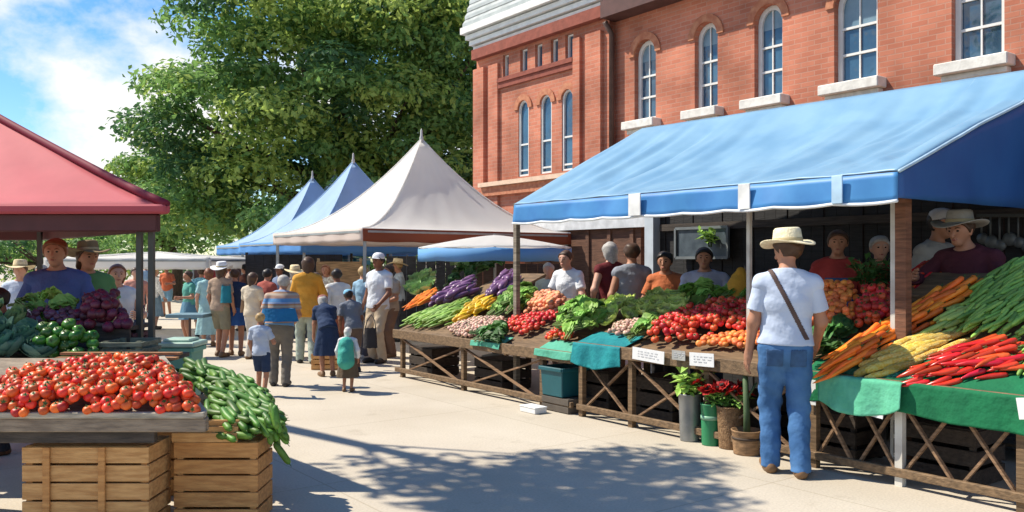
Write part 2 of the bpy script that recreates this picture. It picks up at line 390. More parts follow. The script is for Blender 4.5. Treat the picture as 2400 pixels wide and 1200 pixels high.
    if hat:
        hk, hm = hat[:2]; hz_ = hat[2] if len(hat) > 2 else 1.; b = MB(); ax = Rh @ Matrix.Rotation(.10, 3, 'X')
        if hk == 'brim':
            n = 40; prof = [(.100,.0,0),(.135,-.004,.3),(.172,-.006,.8),(.205,-.004,1.2),(.207,.002,1.2),(.172,.002,.8),(.135,.004,.3),(.102,.012,0),(.098,.05,0),(.092,.098,0),(.080,.112,0),(.045,.112,0),(.015,.100,0),(.0005,.099,0)]
            vs, fs = [], []
            for r, z, cu in [(r if i in (0,7) or i > 7 else .1+(r-.1)*hz_, z, cu*hz_) for i, (r, z, cu) in enumerate(prof)]:
                for k in range(n):
                    a = 2*PI*k/n; vs.append(hd(0,-.006,.062)+ax @ V(r*math.cos(a)*.97, r*math.sin(a)*1.12, z+cu*.026*math.cos(2*a)+.004*cu*math.sin(3*a+1)))
            for j in range(len(prof)-1): fs += [(j*n+k, j*n+(k+1) % n, (j+1)*n+(k+1) % n, (j+1)*n+k) for k in range(n)]
            b.add(vs, fs)
            me = b.mesh(); me.transform(M); ho = link('hat', me, hm, root, True)
            b2 = MB(); b2.lathe([(.1035,.012),(.1045,.014),(.1015,.036),(.1005,.037)], hd(0,-.006,.062), 40, ax=ax @ Matrix.Diagonal((.97,1.12,1)))
            me = b2.mesh(); me.transform(M); link('hat_band', me, mat('hat_band', (.50,.40,.22), .7), ho, True)
        else:
            b.lathe([(.103,.0),(.104,.02),(.098,.05),(.078,.085),(.04,.103),(.0005,.106)], hd(0,-.005,.04), 24, ax=ax)
            def vis(a, t):
                an = PI*(.15+.7*a); r = .1+.085*t*math.sin(PI*(.08+.84*a)); return hd(0,-.005,.04)+ax @ V(.1*math.cos(an)+(r-.1)*math.cos(an)*.3, (r)*math.sin(an), .006-.012*t)
            b.grid(vis, 12, 4)
            me = b.mesh(); me.transform(M); link('cap', me, hm, root, True)
    if strap is not None:
        b = MB(); pts = []
        for k in range(15):
            a = k/14; ph = PI*1.0*a
            pts.append(T(-.115+.30*a, -(.118+.035*math.sin(PI*a)), 1.445-.44*a))
        for k in range(14): b.beam(pts[k], pts[k+1]+(pts[k+1]-pts[k])*.1, .032, .006, up=V(0,-1,.1))
        me = b.mesh(); me.transform(M); link('strap', me, strap, root)
    def pt(x, y, z): return M @ T(x, y, z)
    return root, pt, [M @ j[2] for j in armj]

# ================================================================== world, sun, camera
SUN = V(-.97, .22, 0).normalized(); EL = math.radians(51); SUN = (SUN*math.cos(EL)+Z*math.sin(EL))
w = bpy.data.worlds.new('World'); scene.world = w; w.use_nodes = True
N, L = w.node_tree.nodes, w.node_tree.links
bg = N['Background']; sky = N.new('ShaderNodeTexSky'); sky.sky_type = 'NISHITA'; sky.sun_disc = False
sky.sun_elevation = EL; sky.sun_rotation = math.atan2(SUN.x, SUN.y); sky.air_density = 1.0; sky.dust_density = .2; sky.ozone_density = 4.0
tc = N.new('ShaderNodeTexCoord'); mp = N.new('ShaderNodeMapping'); mp.inputs['Scale'].default_value = (1, 1, 1.5); mp.inputs['Location'].default_value = (.35, .1, .12)
L.new(tc.outputs['Generated'], mp.inputs[0])
nz = N.new('ShaderNodeTexNoise'); nz.inputs['Scale'].default_value = 3.6; nz.inputs['Detail'].default_value = 9; nz.inputs['Roughness'].default_value = .56
L.new(mp.outputs[0], nz.inputs['Vector'])
rp = N.new('ShaderNodeValToRGB'); rp.color_ramp.elements[0].position = .475; rp.color_ramp.elements[1].position = .58
L.new(nz.outputs['Fac'], rp.inputs[0])
hs = N.new('ShaderNodeHueSaturation'); hs.inputs['Saturation'].default_value = 1.26; hs.inputs['Value'].default_value = 1.12; L.new(sky.outputs[0], hs.inputs['Color'])
sp = N.new('ShaderNodeSeparateXYZ'); L.new(tc.outputs['Generated'], sp.inputs[0])
zf = N.new('ShaderNodeMapRange'); zf.inputs['From Min'].default_value = .30; zf.inputs['From Max'].default_value = .55; zf.inputs['To Min'].default_value = 1; zf.inputs['To Max'].default_value = 0; L.new(sp.outputs['Z'], zf.inputs[0])
cm = N.new('ShaderNodeMath'); cm.operation = 'MULTIPLY'; L.new(rp.outputs[0], cm.inputs[0]); L.new(zf.outputs[0], cm.inputs[1])
mx = N.new('ShaderNodeMixRGB'); L.new(cm.outputs[0], mx.inputs[0]); L.new(hs.outputs[0], mx.inputs[1]); mx.inputs[2].default_value = (7.0, 7.0, 6.9, 1)
L.new(mx.outputs[0], bg.inputs['Color']); bg.inputs['Strength'].default_value = .104
sl = bpy.data.lights.new('sun', 'SUN'); sl.energy = 4.8; sl.angle = math.radians(.5); sl.color = (1, .915, .77)
so = bpy.data.objects.new('sun', sl); COL.objects.link(so); so.rotation_euler = SUN.to_track_quat('Z', 'Y').to_euler(); so.location = SUN*60
cam = bpy.data.cameras.new('camera'); co = bpy.data.objects.new('camera', cam); COL.objects.link(co); scene.camera = co
co.location = (0, 0, CAMH); co.rotation_euler = (PI/2, 0, 0); cam.sensor_width = 36; cam.lens = 30; cam.shift_y = (HY-600)/2400; cam.clip_end = 3000; cam.clip_start = .05
vs = scene.view_settings; vs.view_transform = 'Standard'; vs.look = 'None'; vs.exposure = 0.6; vs.gamma = 1

# ================================================================== ground
def groundmat():
    m = bpy.data.materials.new('pavement'); N, L, b = nodes_of(m)
    g = N.new('ShaderNodeNewGeometry'); mp = N.new('ShaderNodeMapping'); mp.inputs['Rotation'].default_value = (0, 0, math.radians(-36.9)); L.new(g.outputs['Position'], mp.inputs[0])
    n1 = N.new('ShaderNodeTexNoise'); n1.inputs['Scale'].default_value = .7; n1.inputs['Detail'].default_value = 6; L.new(mp.outputs[0], n1.inputs['Vector'])
    n2 = N.new('ShaderNodeTexNoise'); n2.inputs['Scale'].default_value = 60; n2.inputs['Detail'].default_value = 4; L.new(mp.outputs[0], n2.inputs['Vector'])
    r1 = N.new('ShaderNodeValToRGB'); r1.color_ramp.elements[0].position = .3; r1.color_ramp.elements[1].position = .7
    r1.color_ramp.elements[0].color = (.47,.41,.325,1); r1.color_ramp.elements[1].color = (.56,.50,.41,1); L.new(n1.outputs['Fac'], r1.inputs[0])
    r2 = N.new('ShaderNodeValToRGB'); r2.color_ramp.elements[0].position = .3; r2.color_ramp.elements[0].color = (.84,.84,.84,1); r2.color_ramp.elements[1].position = .62; L.new(n2.outputs['Fac'], r2.inputs[0])
    mu = N.new('ShaderNodeMixRGB'); mu.blend_type = 'MULTIPLY'; mu.inputs[0].default_value = 1; L.new(r1.outputs[0], mu.inputs[1]); L.new(r2.outputs[0], mu.inputs[2])
    br = N.new('ShaderNodeTexBrick'); br.inputs['Scale'].default_value = 1; br.inputs['Brick Width'].default_value = 2.6; br.inputs['Row Height'].default_value = 1.9; br.inputs['Mortar Size'].default_value = .007; br.offset = 0
    br.inputs['Color1'].default_value = (1,1,1,1); br.inputs['Color2'].default_value = (.95,.95,.94,1); br.inputs['Mortar'].default_value = (.80,.78,.74,1); L.new(mp.outputs[0], br.inputs['Vector'])
    m2 = N.new('ShaderNodeMixRGB'); m2.blend_type = 'MULTIPLY'; m2.inputs[0].default_value = 1; L.new(mu.outputs[0], m2.inputs[1]); L.new(br.outputs['Color'], m2.inputs[2])
    n3 = N.new('ShaderNodeTexNoise'); n3.inputs['Scale'].default_value = 2.3; n3.inputs['Detail'].default_value = 8; n3.inputs['Roughness'].default_value = .7; L.new(mp.outputs[0], n3.inputs['Vector'])
    r3 = N.new('ShaderNodeValToRGB'); r3.color_ramp.elements[0].position = .30; r3.color_ramp.elements[0].color = (.74,.72,.69,1); r3.color_ramp.elements[1].position = .42; L.new(n3.outputs['Fac'], r3.inputs[0])
    m3 = N.new('ShaderNodeMixRGB'); m3.blend_type = 'MULTIPLY'; m3.inputs[0].default_value = .6; L.new(m2.outputs[0], m3.inputs[1]); L.new(r3.outputs[0], m3.inputs[2])
    L.new(m3.outputs[0], b.inputs['Base Color']); b.inputs['Roughness'].default_value = .85; b.inputs['Specular IOR Level'].default_value = .25
    bp = N.new('ShaderNodeBump'); bp.inputs['Strength'].default_value = .25; bp.inputs['Distance'].default_value = .01; L.new(n2.outputs['Fac'], bp.inputs['Height']); L.new(bp.outputs[0], b.inputs['Normal'])
    return m
b = MB(); b.add([(-900,-300,0),(900,-300,0),(900,1500,0),(-900,1500,0)], [(0,1,2,3)])
tag(b.build('pavement', groundmat()), kind='structure')

# ================================================================== brick building
FV = 5.5; NB = -W; B0 = P0+W*FV
def ft(px): return td(hit(px, HY, B0, W))[0]
def fz(px, py): return td(hit(px, py, B0, W))[2]
BR = brickmat('brick_red', (.50,.19,.12), (.42,.145,.09), (.45,.23,.165))
BRL = mat('brick_trim', (.50,.22,.12), .85, (.38,.13,.07), scale=9, bump=.3)
BRD = mat('brick_frieze', (.27,.075,.05), .85, scale=7, bump=.3)
STONE = mat('stone_sill', (.76,.74,.69), .7, (.58,.56,.52), scale=8, bump=.2)
WFR = mat('window_white', (.70,.71,.69), .5, var=.12)
GLASS = mat('window_glass', (.05,.12,.19), .06, (.025,.055,.10), scale=1.2, spec=.9, bump=.5)
SLATE = mat('roof_slate', (.36,.40,.395), .6, (.24,.275,.275), scale=5, bump=.3)
SOFF = mat('soffit_brown', (.10,.045,.04), .7)
bld = thing('brick_building', B0+U*6, 'red brick building with tall arched windows and grey slate eaves behind the blue awning', 'building')
tf, tm, te = ft(1130), ft(1442), -7.0
ax = (U, NB)
mainw = [(1487,1537),(1628,1682),(1768,1834),(1955,2057),(2230,2354)]
SZ, TZ = 4.17, 5.66
holes = [arch(ft(b_), ft(a_), SZ, TZ) for a_, b_ in mainw]
panel([(te,0),(tm,0),(tm,6.15),(te,6.15)], holes, .30, B0, ax, 'wall', BR, bld, front=-.30)
wing = [(1228,1252,242,412),(1280,1306,234,400),(1330,1358,204,392)]
wh = [arch(ft(b_), ft(a_), 3.42, 5.05) for a_, b_, _, _ in wing]
fr = [(1191,1205),(1232,1249),(1267,1284),(1304,1321),(1338,1357)]
fh = [arch(ft(b_), ft(a_), 5.66, 6.16, 0) for a_, b_ in fr]
panel([(tm+.002,0),(tf,0),(tf,6.42),(tm+.002,6.42)], wh+fh, .45, B0, ax, 'wall', BR, bld, front=-.30)
b = MB()
b.box(B0+U*(tf-.15)+W*4.3+Z*3.2, (.3, 8, 6.4), (U, W, Z)); b.box(B0+U*te+W*4.3+Z*3.05, (.3, 8, 6.1), (U, W, Z)); b.box(B0+U*((tf+te)/2)+W*8.3+Z*3.2, (tf-te, .3, 6.4), (U, W, Z))
b.build('wall', BR, bld)
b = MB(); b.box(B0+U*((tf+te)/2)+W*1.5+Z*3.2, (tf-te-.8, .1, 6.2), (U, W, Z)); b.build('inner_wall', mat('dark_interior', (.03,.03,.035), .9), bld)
def window(outl, nrm0, deep, frame, rails, sillz=None, sw=.10, hood=None):
    a0, a1 = outl[0][0], outl[1][0]; z0 = outl[0][1]
    def inset(k):
        c = ((a0+a1)/2); zc = z0+.3
        out = []
        for a, z in outl:
            out.append((c+(a-c)*(1-2*k/(a1-a0)), z0+k*1.0+(z-z0)*(1-2*k/(max(q[1] for q in outl)-z0))))
        return out
    fo = panel(inset(.004), [inset(frame)], .07, B0, ax, 'window', WFR, bld, front=nrm0-deep)
    ins = inset(frame-.004)
    b = MB(); vs = [B0+U*a+NB*(nrm0-deep+.02)+Z*z for a, z in ins]; b.add(vs, [tuple(range(len(vs)))])
    b.build('pane', GLASS, fo, solid=.008)
    b = MB(); zt = max(q[1] for q in outl)
    for r in rails: 
        z = z0+(zt-z0)*r; b.beam(B0+U*(a0+frame*.5)+NB*(nrm0-deep+.045)+Z*z, B0+U*(a1-frame*.5)+NB*(nrm0-deep+.045)+Z*z, .03, .035)
    if a1-a0 > .45: b.beam(B0+U*((a0+a1)/2)+NB*(nrm0-deep+.043)+Z*(z0+.05), B0+U*((a0+a1)/2)+NB*(nrm0-deep+.043)+Z*(zt-.05), .022, .02, up=NB)
    b.build('glazing_bar', WFR, fo)
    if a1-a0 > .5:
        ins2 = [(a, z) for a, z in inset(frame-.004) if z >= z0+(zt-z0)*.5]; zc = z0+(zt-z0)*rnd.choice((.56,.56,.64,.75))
        aa, ab = min(a for a, z in ins2), max(a for a, z in ins2); b = MB(); vs = [B0+U*a+NB*(nrm0-deep+.031)+Z*max(z, zc) for a, z in [(aa, zc), (ab, zc)]+[(a, z) for a, z in ins2 if z > zc]]; b.add(vs, [tuple(range(len(vs)))]); b.build('painted_reflection', mat('painted_reflection_grey', (.17,.26,.32), .25, (.11,.19,.25), scale=3, spec=.6), fo)  # paler sheet over the upper sash: sky reflection painted in as colour
    if sillz:
        b = MB(); b.box(B0+U*((a0+a1)/2)+NB*(.06+nrm0)+Z*(z0-.075), (a1-a0+.26, .34, .15), (U, NB, Z)); b.box(B0+U*((a0+a1)/2)+NB*(.03+nrm0)+Z*(z0-.19), (a1-a0+.16, .2, .08), (U, NB, Z))
        b.build('sill', STONE, fo, bevel=.012)
    if hood:
        c = (a0+a1)/2; w2 = (a1-a0)/2
        ring = [(c+(w2+.13)*math.cos(PI*k/14), zt-w2+(w2+.13)*math.sin(PI*k/14)) for k in range(15)]
        inn = [(c+(w2-.0)*math.cos(PI*k/14), zt-w2+(w2)*math.sin(PI*k/14)) for k in range(14, -1, -1)]
        panel(ring+inn, [], .05, B0, ax, 'arch_hood', BRL, fo, front=nrm0-.02)
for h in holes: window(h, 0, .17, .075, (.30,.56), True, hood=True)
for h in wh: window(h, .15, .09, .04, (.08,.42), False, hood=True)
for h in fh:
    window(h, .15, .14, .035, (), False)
# wing trim: pilasters, frieze, belt course, buttress and pipe
b = MB()
for x0, x1, pr in ((1130,1154,.11),(1162,1184,.07),(1362,1378,.08),(1392,1428,.09)):
    a0, a1 = ft(x1), ft(x0); b.box(B0+U*((a0+a1)/2)+NB*(.15+pr/2-.003)+Z*3.0, (a1-a0, pr, 6.0), (U, NB, Z))
b.build('pilaster', BR, bld)
b = MB(); a0, a1 = ft(1362)+.01, ft(1184)-.01
b.box(B0+U*((a0+a1)/2)+NB*.19+Z*5.60, (a1-a0, .10, .09), (U, NB, Z)); b.box(B0+U*((a0+a1)/2)+NB*.18+Z*5.49, (a1-a0, .06, .12), (U, NB, Z))
b.box(B0+U*((tf+tm)/2)+NB*.2+Z*6.33, (tf-tm-.02, .22, .22), (U, NB, Z))
b.build('frieze_moulding', BRD, bld)
b = MB(); a0, a1 = ft(1362)+.01, ft(1150); b.box(B0+U*((a0+a1)/2)+NB*.24+Z*3.31, (a1-a0, .24, .09), (U, NB, Z), mi=0); b.box(B0+U*((a0+a1)/2)+NB*.21+Z*3.16, (a1-a0-.05, .15, .20), (U, NB, Z), mi=1)
b.build('belt_course', [mat('belt_stone', (.72,.52,.38), .8, var=.2), BRL], bld)
a0 = ft(1436); b = MB(); b.tube([B0+U*(a0-.1)+NB*.12+Z*.2, B0+U*(a0-.1)+NB*.12+Z*5.9, B0+U*(a0-.1)+NB*.3+Z*6.1], .055, 10); b.build('drainpipe', mat('pipe_brown', (.085,.045,.035), .5), bld, True)
# stone band and shopfront under the awning
b = MB(); b.box(B0+U*((tm+te)/2)+NB*.03+Z*3.62, (tm-te-.3, .08, .10), (U, NB, Z)); b.build('string_course', BRL, bld)
BRN = wood('shopfront_brown', (.16,.075,.045))
b = MB(); b.box(B0+U*9.4+NB*.2+Z*1.1, (3.4, .1, 2.2), (U, NB, Z)); 
for k in range(6): b.box(B0+U*(7.9+k*.6)+NB*.265+Z*1.1, (.09, .05, 2.2), (U, NB, Z))
b.build('shopfront', BRN, bld)
b = MB(); b.box(B0+U*9.2+NB*.24+Z*2.36, (3.9, .22, .30), (U, NB, Z)); b.build('lintel', mat('lintel_white', (.62,.64,.66), .7), bld)
# roofs
b = MB(); rows = 11
def course(t0, t1, zlo, zhi, v0, v1, n):
    for k in range(n):
        f0, f1 = k/n, (k+1)/n
        za, zb = zlo+(zhi-zlo)*f0, zlo+(zhi-zlo)*f1; va, vb = v0+(v1-v0)*f0, v0+(v1-v0)*f1
        th = (zhi-zlo)/n*.42
        b.add([B0+U*t0+W*va+Z*za, B0+U*t1+W*va+Z*za, B0+U*t1+W*va+Z*(za+th), B0+U*t0+W*va+Z*(za+th)], [(0,1,2,3)], 1); b.add([B0+U*t0+W*va+Z*(za+th), B0+U*t1+W*va+Z*(za+th), B0+U*t1+W*(vb+.02)+Z*(zb+.004), B0+U*t0+W*(vb+.02)+Z*(zb+.004)], [(0,1,2,3)])
tc0 = tm-.9
cb = MB()
for k, (z0, z1, v, e) in enumerate(((6.42,6.53,-.24,.02),(6.56,6.66,-.31,.08),(6.69,6.79,-.38,.14),(6.82,6.97,-.47,.22))):
    cb.box(B0+U*((tc0+tf+e)/2)+W*((v+.25)/2)+Z*((z0+z1)/2), (tf+e-tc0, .25-v, z1-z0), (U, W, Z))
    cb.box(B0+U*((tc0+tf)/2)+W*((v+.34)/2)+Z*(z1+.015), (tf+e-tc0-.16, .25-v-.09, .032), (U, W, Z), mi=1)
cb.build('cornice', [mat('cornice_pale', (.72,.74,.71), .7, (.60,.62,.60), scale=5, bump=.2), SLATE], bld)
course(tc0, tf+.16, 6.98, 8.3, -.44, .0, 7)
course(te, tc0-.01, 6.5, 9.4, -.42, 4.0, 16)
b.add([B0+U*(tf+.16)+W*-.44+Z*6.98, B0+U*(tf+.16)+W*8.4+Z*6.98, B0+U*(tf+.16)+W*8.4+Z*8.3, B0+U*(tf+.16)+W*0+Z*8.3], [(0,1,2,3)])
b.add([B0+U*(tf+.16)+W*0+Z*8.3, B0+U*(tf+.16)+W*8.4+Z*8.3, B0+U*tc0+W*8.4+Z*8.3, B0+U*tc0+W*0+Z*8.3], [(0,1,2,3)])
b.add([B0+U*tc0+W*-.44+Z*6.98, B0+U*tc0+W*8.4+Z*6.46, B0+U*tc0+W*8.4+Z*8.3, B0+U*tc0+W*0+Z*8.3], [(0,1,2,3)])
b.add([B0+U*te+W*4+Z*9.4, B0+U*(tc0-.01)+W*4+Z*9.4, B0+U*(tc0-.01)+W*8.4+Z*6.5, B0+U*te+W*8.4+Z*6.5], [(0,1,2,3)])
b.build('roof', [SLATE, mat('roof_edge', (.46,.50,.50), .6, (.34,.38,.38), scale=4)], bld)
b = MB(); b.box(B0+U*((te+tm)/2)+NB*.2+Z*6.31, (tm-te-.05, .42, .32), (U, NB, Z)); b.build('eaves', SOFF, bld)
b = MB(); b.beam(B0+U*te+NB*.47+Z*6.54, B0+U*(tc0-.01)+NB*.47+Z*6.54, .10, .10); b.build('gutter', mat('gutter_grey', (.55,.60,.60), .5), bld)

# ================================================================== trees
LEAF = []
for i, (c, c2) in enumerate((((.43,.54,.14), (.32,.44,.10)), ((.22,.38,.11), (.15,.28,.08)), ((.10,.21,.085), (.065,.155,.065)))):
    LEAF.append(mat('leaf_%s' % ('bright','mid','deep')[i], c, .55, c2, scale=.8, transl=.5, spec=.3))
BARK = mat('bark', (.11,.075,.05), .95, (.05,.035,.025), scale=6, stretch=(4,4,1), bump=.7)
def tree(base, clumps, label, leaf=.20, per=230, trunk=.35, seed=1, group=None, limbs=14, path=None, limbr=.38):
    r = random.Random(seed); base = Vector(base)
    root = thing('broadleaf_tree', base, label, 'tree', group)
    top = max(c[0].z for c in clumps); cx = sum((c[0] for c in clumps), V(0,0,0))/len(clumps)
    tp = [base, base+V(.1,0,(cx.z-base.z)*.35), base.lerp(cx, .7)+V(0,0,.2), base.lerp(cx, 1.0)+V(0,0,(top-cx.z)*.5)]
    if path: tp = [Vector(x) for x in path]
    b = MB(); b.tube(tp, [trunk*1.25, trunk, trunk*.7, trunk*.2], 10)
    for c in r.sample(clumps, min(limbs, len(clumps))):
        s = (tp[2].lerp(tp[3], r.uniform(.5,1)) if path else tp[1].lerp(tp[2], r.random())); e = c[0]; m = s.lerp(e, .5)+V(0,0,-.15*(e-s).length*.4)
        b.tube([s, m, e], [trunk*limbr, trunk*limbr*.65, trunk*.05], 6, cap=False)
    b.build('trunk', BARK, root, True)
    vs, fs, ms = [], [], []
    for c, (rx, ry, rz) in clumps:
        n = int(per*rx*ry/1.0)+20; tone = r.choice((0,0,1,1,1,2))
        for _ in range(n):
            while True:
                p = V(r.uniform(-1,1), r.uniform(-1,1), r.uniform(-1,1)); l = p.length
                if .02 < l < 1: break
            k = (l**.45)/l; p = p*k
            if p.z < -.25 and r.random() < .6: p.z *= -.6
            j = 1+r.gauss(0,.10)
            q = c+V(p.x*rx*j, p.y*ry*j, p.z*rz*j)
            nrm = (V(p.x/rx, p.y/ry, p.z/rz*1.2).normalized()*.8+V(r.gauss(0,.5), r.gauss(0,.5), r.gauss(0,.5)+.35)).normalized()
            a = nrm.orthogonal().normalized(); a = Matrix.Rotation(r.uniform(0, 2*PI), 3, nrm) @ a; bb = nrm.cross(a)
            s = leaf*r.uniform(.65,1.35); i0 = len(vs)
            vs += [q-a*s*.6, q+bb*s*.32+nrm*s*.08, q+a*s*.62-nrm*s*.1, q-bb*s*.32+nrm*s*.08]; fs.append((i0,i0+1,i0+2,i0+3)); ms.append(tone if r.random() < .75 else r.randrange(3))
    me = bpy.data.meshes.new('crown'); me.from_pydata([tuple(v) for v in vs], [], fs); me.polygons.foreach_set('material_index', ms); me.update()
    link('crown', me, LEAF, root)
    return root
def crown_px(blobs, Y, seed, rpad=(.8,1.6), dens=1.0, yr=3.0):
    """clumps spread through ellipsoids given in picture terms at distance Y (metres)"""
    r = random.Random(seed); out = []
    for px, py, rw, rh in blobs:
        c = at(px, py, Y); a, h = rw/F*Y, rh/F*Y; dy = min(a, yr)
        n = int(a*h*dens*1.5)+3
        for _ in range(n):
            while True:
                p = V(r.uniform(-1,1), r.uniform(-1,1), r.uniform(-1,1))
                if p.length < 1: break
            p = p*(p.length**-.4)
            s = r.uniform(*rpad)
            out.append((c+V(p.x*(a-s*.6), p.y*dy, p.z*(h-s*.4)), (s*1.15, s, s*.55)))
    return out
cl = crown_px([(760,230,340,330),(560,270,230,220),(930,330,230,260),(640,60,260,180),(930,60,250,200),(480,460,150,130),(760,480,330,120),(1080,150,160,220),(1085,400,80,110),(1060,470,90,60),(520,520,150,70)], 31, 5, (.7,1.6), 1.15, 4.5)
tree((-7.0, 33, 0), cl, 'huge broadleaf tree with a wide bright green crown rising behind the white and blue tents', .20, 290, .55, 5)
cl = crown_px([(360,430,100,75),(420,530,120,75),(310,400,45,35)], 35, 8, (.6,1.2), 1.6, 2.5)
tree((-14.0, 35.5, 0), cl, 'smaller pale green tree low at the left beside the red tent corner', .20, 220, .22, 8)
cl = crown_px([(40,575,150,60),(230,580,130,55),(-120,560,140,70)], 36, 9, (.5,1.1), 2.2, 1.8)
tree((-18.5, 36, 0), cl, 'dark low tree seen under the red tent roof behind the far stalls', .18, 240, .2, 9)
# the tree outside the frame on the left whose shade dapples the pavement
r_ = random.Random(3); cl = []
for k in range(44):
    off = V(r_.uniform(-.45,1.6), r_.uniform(-1.05,.85), r_.uniform(-.5,.6)); s = r_.uniform(.25,.55); cl.append((V(-5.95,7.25,7.0)+off, (s*1.15, s*1.15, s*.5)))
tree((-9.8, 11.2, 0), cl, 'shade tree out of frame on the left throwing dappled shade on the pavement', 0.13, 300, .2, 21, limbs=14, path=[(-9.8,11.2,0),(-9.7,11.2,4.2),(-8.6,10.3,6.8),(-5.3,7.3,7.1)], limbr=.14)
cl = []
r_ = random.Random(17)
for k in range(150):
    x = -34+56*r_.random(); cl.append((V(x, 42+r_.uniform(-1,1), r_.uniform(.5,2.9)), (1.1, .8, .8)))
h = tree((-8, 43, 0), cl, 'tall dark green hedge closing the far end of the street', .20, 150, .12, 31, limbs=30); h.name = 'hedge'; h['category'] = 'hedge'

# ================================================================== tents
def canvas(name, c, transl=.25, var=.10): return mat(name, c, .7, tuple(x*(1-var) for x in c), scale=1.6, bump=.15, transl=transl, spec=.25)
POLE = mat('pole_grey', (.34,.36,.36), .4, metal=.5)
POLED = mat('pole_dark', (.06,.065,.06), .5)
def canopy_mesh(corners, apex, pw=1.6, n=14, seed=0, wr=.02):
    b = MB(); m = len(corners)
    for i in range(m):
        a, c = Vector(corners[i]), Vector(corners[(i+1) % m]); eave = (a+c)/2
        def fn(s, t, a=a, c=c):
            e = a.lerp(c, s); k = t
            p = e.lerp(apex, k); p.z = e.z+(apex.z-e.z)*(k**pw)
            sag = -.10*math.sin(PI*s)*math.sin(PI*k)*(1-k*.3)
            return p+V(0,0,sag+wr*math.sin(s*19+k*6+seed)*math.sin(PI*min(1, k*1.3))*(1-k)+wr*.6*math.sin(s*43+seed*2-k*9)*(1-k)*k*2)
        b.grid(fn, n*2, n)
    return b
def valance_mesh(a, c, h, seed=0, n=28, amp=.015):
    a, c = Vector(a), Vector(c); d = (c-a).normalized(); nn = V(d.y, -d.x, 0); b = MB()
    b.grid(lambda s, t: a.lerp(c, s)+V(0,0,-h*t-.0)+nn*amp*math.sin(s*31+seed)*t+V(0,0,-.018*t*abs(math.sin(s*PI*5))), n, 4)
    return b
def tent(corners, apex, colour, val, hv, label, group=None, pw=1.6, poles=None, polem=None, finial=True, seed=0, name='market_tent', hips=None, polew=.05):
    c0 = sum((Vector(c) for c in corners), V(0,0,0))/len(corners); root = thing(name, (c0.x, c0.y, 0), label, 'tent', group)
    canopy_mesh(corners, Vector(apex), pw, seed=seed).build('canopy', colour, root, True, solid=.012)
    for i in range(len(corners)):
        v = val[i % len(val)]
        if v is None: continue
        valance_mesh(corners[i], corners[(i+1) % len(corners)], hv, seed+i).build('valance', v, root, True, solid=.008)
    sb = MB(); A_ = Vector(apex)
    for c in corners:
        c = Vector(c); pts = []
        for k in range(13): t = k/12; pq = c.lerp(A_, t); pq.z = c.z+(A_.z-c.z)*(t**pw)+.008; pts.append(pq)
        b = MB(); b.tube(pts, .012, 5); b.build('hip_seam', colour, root, True)
    for i, c in enumerate(corners):
        if poles and not poles[i]: continue
        c = Vector(c).lerp(V(c0.x, c0.y, c[2]), .03); b = MB(); b.beam((c.x, c.y, 0), (c.x, c.y, c.z+.0), polew, polew); b.box((c.x, c.y, .01), (.16, .16, .02)); b.build('pole', polem or POLE, root)
    if finial:
        a = Vector(apex); b = MB(); b.lathe([(.035,-.12),(.04,.02),(.025,.06),(.022,.16),(.004,.20)], a, 10); b.build('finial', mat('finial_grey', (.5,.5,.5), .5), root, True)
    b = MB()
    for i, c in enumerate(corners):
        c = Vector(c)-V(0,0,.05); d = Vector(corners[(i+1) % len(corners)])-V(0,0,.05); b.beam(c.lerp(d,.02), c.lerp(d,.98), .035, .035)
    b.build('frame_rail', polem or POLE, root)
    return root
def rect(c, a, n, la, ln, z): return [c+Z*z, c+n*ln+Z*z, c+n*ln+a*la+Z*z, c+a*la+Z*z]
WHT = canvas('canvas_white', (.90,.89,.87), .6, .04); CREAM = canvas('canvas_cream', (.66,.56,.50), .2); RUST = canvas('canvas_rust', (.26,.065,.03), .1)
LBL = canvas('canvas_pale_blue', (.50,.67,.86), .45); MBL = canvas('canvas_mid_blue', (.12,.32,.68), .2); DBL = canvas('canvas_deep_blue', (.10,.20,.45), .12)
TEAL = canvas('canvas_teal', (.05,.26,.34), .2)
c = V(-2.45, 14, 0)
tent(rect(c, U, W, 3.9, 4.5, 2.14), c+U*1.9+W*2.25+Z*4.02, WHT, (RUST, CREAM, CREAM, CREAM), .21, 'white peaked market tent with a rust red front valance beside the brick building', pw=1.75, seed=2)
for i, (du, dw, ap, lb) in enumerate(((4.1,.70,4.0,'pale blue peaked tent directly behind the white tent'),(8.3,1.5,3.98,'pale blue peaked tent, middle one of three behind the white tent'),(12.5,4.17,4.6,'pale blue peaked tent farthest down the row, its tip showing between two nearer blue peaks'))):
    q = c+U*du+W*dw
    tent(rect(q, U, W, 3.8, 4.2, 2.02), q+U*1.9+W*2.1+Z*ap, LBL, (MBL, DBL if i == 0 else MBL, MBL, MBL), .24, lb, 'row of blue peaked tents behind the white tent', pw=1.7, seed=5+i*3)
# market umbrella under the awnings
um = at(1160, 612, 14.0); um.z = 0
root = thing('market_umbrella', um, 'low white market umbrella with a blue rim standing behind the vegetable tables', 'umbrella')
b = MB(); b.grid(lambda a, t: um+V(1.25*t*math.cos(2*PI*a), 1.25*t*math.sin(2*PI*a), 2.02-.20*t**1.3-.015*math.sin(a*PI*16)**2*t), 48, 8, closed=True); b.build('canopy', WHT, root, True, solid=.008)
b = MB(); b.grid(lambda a, t: um+V(1.252*math.cos(2*PI*a), 1.252*math.sin(2*PI*a), 1.81-.20*t-.02*abs(math.sin(a*PI*8))), 64, 2, closed=True); b.build('valance', canvas('canvas_sky', (.18,.42,.75)), root, True, solid=.006)
b = MB(); b.tube([um, um+Z*2.05], .022, 8); b.build('pole', POLE, root)
b = MB(); b.lathe([(.22,0),(.22,.05),(.05,.09),(.03,.25)], um, 16); b.build('base', POLED, root)

